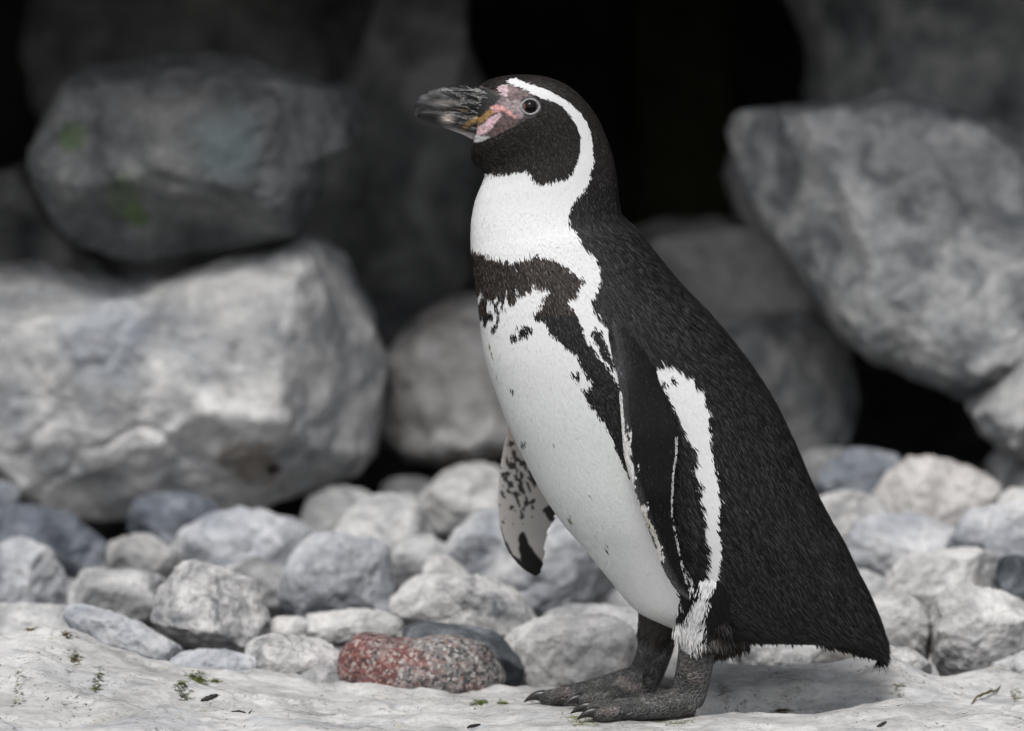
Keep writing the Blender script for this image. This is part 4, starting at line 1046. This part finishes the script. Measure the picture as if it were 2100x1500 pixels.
plum['kind'] = 'stuff'

# ---- bill: two mandibles meeting along the gape
def mandible(name, rows, seed, paint):
    r = spl(np.array(rows, float), 190); z0 = np.zeros(len(r))
    A, Bq = P(r[:, 0], r[:, 1], z0), P(r[:, 2], r[:, 3], z0)
    G = section(A, Bq, np.stack([z0, r[:, 4] * S, z0], -1), 120, r[:, 5])
    V, T = ringgrid(G)
    u, v = proj(V)
    t = np.clip((u - 890) / 70, 0, 1)
    rid = 1 - np.abs(fbm(np.stack([(u + .5 * v) / 34, (v - .28 * u) / 7.5, 0 * u + np.sign(V[:, 1]) * 3], -1), 3, seed))
    V[:, 1] += np.sign(V[:, 1]) * (rid - .7) * 0.0022 * t * np.clip(np.abs(V[:, 1]) / .004, 0, 1)
    me = mesh_np(name, V, T); C = paint(u, v, rid, t)
    setcol(me, np.clip(C, 0.004, .8))
    return link(name, me, attr_mat(name + '_horn', 0.24, 0.5, 'bill'), PEN)
def paint_up(u, v, rid, t):
    n = fbm(np.stack([u / 26, v / 9, 0 * u], -1), 4, 91)
    C = np.array([0.012, 0.0115, 0.0115]) * np.ones((len(u), 1))
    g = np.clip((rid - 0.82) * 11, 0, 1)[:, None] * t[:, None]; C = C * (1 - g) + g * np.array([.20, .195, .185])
    tipg = np.clip((925 - u) / 40, 0, 1) * np.clip(0.75 + n, 0, 1) * np.clip(1.2 - np.exp(-((u - 888) / 16) ** 2 - ((v - 205) / 10) ** 2) * 1.1, 0, 1)
    C = C * (1 - tipg[:, None]) + tipg[:, None] * np.array([.085, .087, .092])
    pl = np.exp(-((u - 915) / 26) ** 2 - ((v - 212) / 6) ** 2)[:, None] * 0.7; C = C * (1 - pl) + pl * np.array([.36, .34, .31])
    yl_ = (np.exp(-((u - 1005) / 12) ** 2 - ((v - 218) / 6) ** 2) + .5 * np.exp(-((u - 950) / 14) ** 2 - ((v - 227) / 3) ** 2))[:, None]
    return C * (1 - yl_ * .7) + yl_ * .7 * np.array([.42, .28, .08])
def paint_low(u, v, rid, t):
    n = fbm(np.stack([u / 20, v / 9, 0 * u], -1), 4, 95)
    C = np.array([0.012, 0.0117, 0.0115]) * (1 + .5 * n[:, None])
    w = np.exp(-((u - 918) / 12) ** 2 - ((v - 243) / 9) ** 2)[:, None]; C = C * (1 - w) + w * np.array([.52, .46, .42])
    g = np.clip((rid - 0.82) * 4, 0, 1)[:, None] * t[:, None] * .8; C = C * (1 - g) + g * np.array([.13, .125, .12])
    d = np.clip((v - (255 + (u - 900) * .30)) / 10 + .4, 0, 1) * np.clip((u - 905) / 30, 0, 1); d = d[:, None]
    C = C * (1 - d) + d * np.array([.56, .50, .50])
    ml = (np.clip(1 - np.abs(v - 230) / 3.0, 0, 1) * np.clip((965 - u) / 20, 0, 1) * np.clip(.6 + n, 0, 1))[:, None]; C = C * (1 - ml) + ml * np.array([.09, .088, .085])
    y_ = np.clip(1 - np.abs((v - 240) + (u - 985) * .62) / 9, 0, 1)[:, None] * np.clip((u - 945) / 12, 0, 1)[:, None]
    return C * (1 - y_) + y_ * np.array([.32, .195, .065])
mandible('upper_mandible', [(850.5, 236, 849.5, 219, 4, 2.3), (852, 241, 855, 205, 9.5, 2.6), (861, 235, 868, 192.5, 14.5, 2.9), (880, 233, 890, 181.5, 18.5, 3.0), (905, 233, 912, 176.5, 21, 3.0), (935, 234, 938, 175.5, 23.5, 2.9), (962, 235, 960, 176.5, 28, 2.8), (985, 236, 982, 179, 34, 2.6), (1008, 236, 1006, 184, 40, 2.5)], 3, paint_up)
mandible('lower_mandible', [(855, 240, 855, 224, 3, 2), (860, 245, 860, 218, 8.5, 2.1), (870, 250, 870, 214, 12.5, 2.2), (888, 257.5, 888, 212, 15.5, 2.2), (909, 262, 909, 212, 18, 2.3), (930, 269.5, 930, 213, 21, 2.3), (950, 277, 950, 214, 25.5, 2.3), (970, 287, 968, 215, 32, 2.3), (985, 290, 985, 216, 37, 2.3)], 13, paint_low)

# ---- eyes
def eye(side):
    cx, cy = 1087.5, 219.0
    p = P(cx, cy, 0.0); h = bvhB.ray_cast(Vector((p[0], side * 0.2, p[2])), Vector((0, -side, 0)))
    n = np.array(h[1]); n *= np.sign(n[1]) * side
    c0 = np.array(h[0])
    if side < 0:                       # the ray from the lens rather than straight across
        q = P(cx, cy, c0[1]); c0 = q
    R = 16.5 * S
    cen = c0 - n * R * 0.62
    d, F = ico(5)
    V = cen + d * R
    f = (d @ n); rel = d - f[:, None] * n
    red = (f > 0.3) & (rel[:, 0] < -0.60) & (rel[:, 2] > -0.40) & (rel[:, 2] < 0.40)
    C = np.tile(np.array([0.006, 0.0045, 0.004]), (len(V), 1)); iris = (np.linalg.norm(rel, axis=1) > .72) & (f > 0); C[iris] = (0.014, 0.008, 0.006); C[red] = (0.16, 0.055, 0.05)
    me = mesh_np('eye', V, F); setcol(me, C)
    e = link('eye', me, attr_mat('eye_ball', 0.05, 0.22), PEN)
    X = np.cross(n, [0, 0, 1.0]); X /= np.linalg.norm(X); Yv = np.cross(X, n)
    th = np.linspace(0, 2 * math.pi, 48, endpoint=False)
    rr, tr = 16.0 * S, 2.1 * S
    ph = np.linspace(0, 2 * math.pi, 14, endpoint=False)
    ctr = cen + n * R * 0.56
    rim = ctr + (np.cos(th)[:, None] * X * (1.06 + .12 * (np.abs(np.cos(th)) ** 6)[:, None]) + np.sin(th)[:, None] * Yv * .98) * rr
    rad = (np.cos(th)[:, None] * X + np.sin(th)[:, None] * Yv)
    G = rim[:, None] + tr * (np.cos(ph)[None, :, None] * rad[:, None] * 1.1 + np.sin(ph)[None, :, None] * n * 0.9)
    ns = 14; nr = 48
    i = np.arange(nr)[:, None]; j = np.arange(ns)[None]
    Fq = np.stack([i * ns + j, ((i + 1) % nr) * ns + j, ((i + 1) % nr) * ns + (j + 1) % ns, i * ns + (j + 1) % ns], -1).reshape(-1, 4)
    me = mesh_np('eyelid', G.reshape(-1, 3), Fq)
    nn = fbm(G.reshape(-1, 3) * 500, 2, 5)
    setcol(me, np.clip(np.array([0.30, 0.295, 0.30]) * (1 + .35 * nn[:, None]), 0, 1))
    lid = link('eyelid', me, mat_face, e, loc=(0, 0, 0))
eye(-1); eye(1)

# ---- claws
mat_claw = plain_mat('claw_horn', (0.022, 0.021, 0.021), 0.28, 0.5, 0.5, 300)
def claw(p0, dirx, diry, Lc, r):
    t = np.linspace(0, 1, 14)
    path = np.stack([p0[0] + dirx * Lc * t, p0[1] + diry * Lc * t, p0[2] + 0.0022 * np.sin(t * 2.2) - 0.0068 * t ** 1.7], -1)
    V, T = ringgrid(tube(path, r * (1 - t ** 1.5 * 0.92), 14, 1.25))
    link('claw', mesh_np('claw', V, T), mat_claw, PEN)
for paths in (PN, PF):
    for k, pth in enumerate(paths):
        d = pth[-1] - pth[-3]; d /= np.linalg.norm(d)
        claw(pth[-1] - d * 0.005 + np.array([0, 0, .0018]), d[0], d[1], 0.0185 if k < 2 else 0.014, 0.0043 if k < 2 else 0.0036)

#@@DETAILS
# ------------------------------------------------------------------ flecks on the slab
def on_slab(px, py):
    """point of the slab seen at a photo pixel"""
    ys = np.linspace(-0.5, 0.18, 500)
    p = P(np.full(500, float(px)), np.full(500, float(py)), ys); z = slab_z(p[:, 0], p[:, 1])
    hit = np.where(p[:, 2] <= z)[0]
    k = hit[0] if len(hit) else 440
    return np.array([p[k, 0], p[k, 1], z[k]])
mat_moss = attr_mat('moss_leaf', 0.7, 0.2)
def moss(label, spots, seed, colr, Lm=0.0052):
    r = np.random.default_rng(seed); Vs, Fs, Cs, k0 = [], [], [], 0
    c0 = on_slab(*spots[0][:2])
    for px, py, rx, ry, n in spots:
        c = on_slab(px, py); n = int(n * 1.5)
        x = c[0] + r.normal(0, .5, n) * rx * S; y = c[1] + r.normal(0, .5, n) * ry * S / 0.16
        z = slab_z(x, y)
        n0 = n; a = r.uniform(0, 6.28, n); L = r.uniform(.4, 1.2, n) * Lm; w = L * .42
        dz = r.uniform(-.05, .16, n)
        dx, dy = np.cos(a), np.sin(a)
        b0 = np.stack([x, y, z + .0003], -1); d = np.stack([dx, dy, dz], -1); sd = np.stack([-dy, dx, 0 * dx], -1)
        m = b0 + d * (L * .5)[:, None]
        V = np.stack([b0, m - sd * w[:, None] / 2, b0 + d * L[:, None], m + sd * w[:, None] / 2], 1).reshape(-1, 3)
        i = np.arange(n)[:, None] * 4 + k0
        Fs += [i + np.array([[0, 1, 2]]), i + np.array([[0, 2, 3]])]; Vs.append(V); k0 += len(V)
        Cs.append(np.repeat(np.array(colr) * np.exp(r.normal(0, .35, n))[:, None], 4, 0))
    me = mesh_np('moss', np.vstack(Vs) - c0, np.vstack(Fs)); setcol(me, np.clip(np.vstack(Cs), 0, 1))
    o = link('moss', me, mat_moss, loc=c0); tag(o, label, 'moss', 'moss on the slab', 'stuff')
G1, G2 = (0.115, 0.15, 0.028), (0.24, 0.23, 0.06)
moss('dark green moss streak along the slab edge near the low grey white stone', [(405, 1397, 22, 8, 190), (370, 1408, 10, 6, 60), (438, 1398, 14, 3, 50), (378, 1418, 8, 4, 40)], 1, G1)
moss('small brown moss tuft on top of the left slab hump', [(62, 1281, 12, 5, 60)], 2, (0.13, 0.10, 0.02))
moss('yellow brown moss tuft at the back of the left slab hump', [(152, 1352, 11, 6, 70), (136, 1302, 12, 2, 40)], 3, (0.17, 0.13, 0.03))
moss('tiny dark green moss sprig left of the moss streak', [(200, 1395, 6, 10, 45), (196, 1408, 5, 4, 25)], 4, G1)
moss('faint green moss dots at the far left of the slab', [(40, 1405, 9, 14, 45)], 5, G2)
moss('yellow green moss mat in front of the penguin claws', [(1185, 1474, 26, 13, 230), (1215, 1480, 16, 7, 80), (1160, 1445, 10, 3, 40)], 6, G2, .003)
moss('dark green moss streak behind the granite cobble', [(985, 1442, 22, 4, 90), (1030, 1443, 8, 3, 40)], 7, G1)
moss('thin yellow green moss under the near heel', [(1395, 1483, 32, 4, 80), (1360, 1478, 12, 4, 40)], 8, G2, .003)
moss('brown moss in the shaded hollow behind the heel', [(1482, 1437, 12, 6, 60), (1605, 1457, 20, 5, 90)], 9, (0.10, 0.065, 0.02))
moss('small moss clump at the right end of the slab', [(1845, 1418, 14, 4, 50), (2085, 1428, 8, 6, 35)], 10, G2)
mat_bark = plain_mat('dark_bark', (0.03, 0.027, 0.024), 0.7, 0.3, 0.6, 300)
mat_stem = plain_mat('dry_green_stem', (0.11, 0.09, 0.03), 0.6, 0.3, 0.4, 200)
def flake(name, label, cat, p0, p1, r, mat, flat=0.35, bend=0.0, lift=0.0):
    a, c = on_slab(*p0), on_slab(*p1); t = np.linspace(0, 1, 14)
    path = a + (c - a) * t[:, None]; path[:, 1] += np.sin(t * math.pi) * bend
    path[:, 2] = slab_z(path[:, 0], path[:, 1]) + r * flat * 0.8 + np.sin(t * math.pi) * lift
    rad = r * (0.25 + np.sin(t * math.pi) ** .7 * (1 + .25 * np.sin(t * 23)))
    V, T = ringgrid(tube(path, rad, 10, flat))
    c0 = path[0]
    tag(link(name, mesh_np(name, V - c0, T), mat, loc=c0), label, cat)
flake('bark_flake', 'black flake of bark lying on the slab below the moss streak', 'bark', (412, 1440), (447, 1428), 0.0038, mat_bark, 0.4)
flake('twig', 'thin dark twig on the slab right of the bark flake', 'twig', (474, 1461), (518, 1459), 0.0008, mat_bark, 0.9)
flake('twig', 'short black twig on the slab bottom under the tail tip', 'twig', (1798, 1492), (1818, 1484), 0.0018, mat_bark, 0.6)
flake('grass_stem', 'curved dry grass stem lying on the slab at the right', 'grass stem', (1992, 1446), (2052, 1408), 0.0010, mat_stem, 0.9, 0.0, 0.004)
flake('bark_flake', 'small grey flake on the slab bottom in front of the granite cobble', 'bark', (958, 1494), (985, 1488), 0.0028, mat_bark, 0.35)
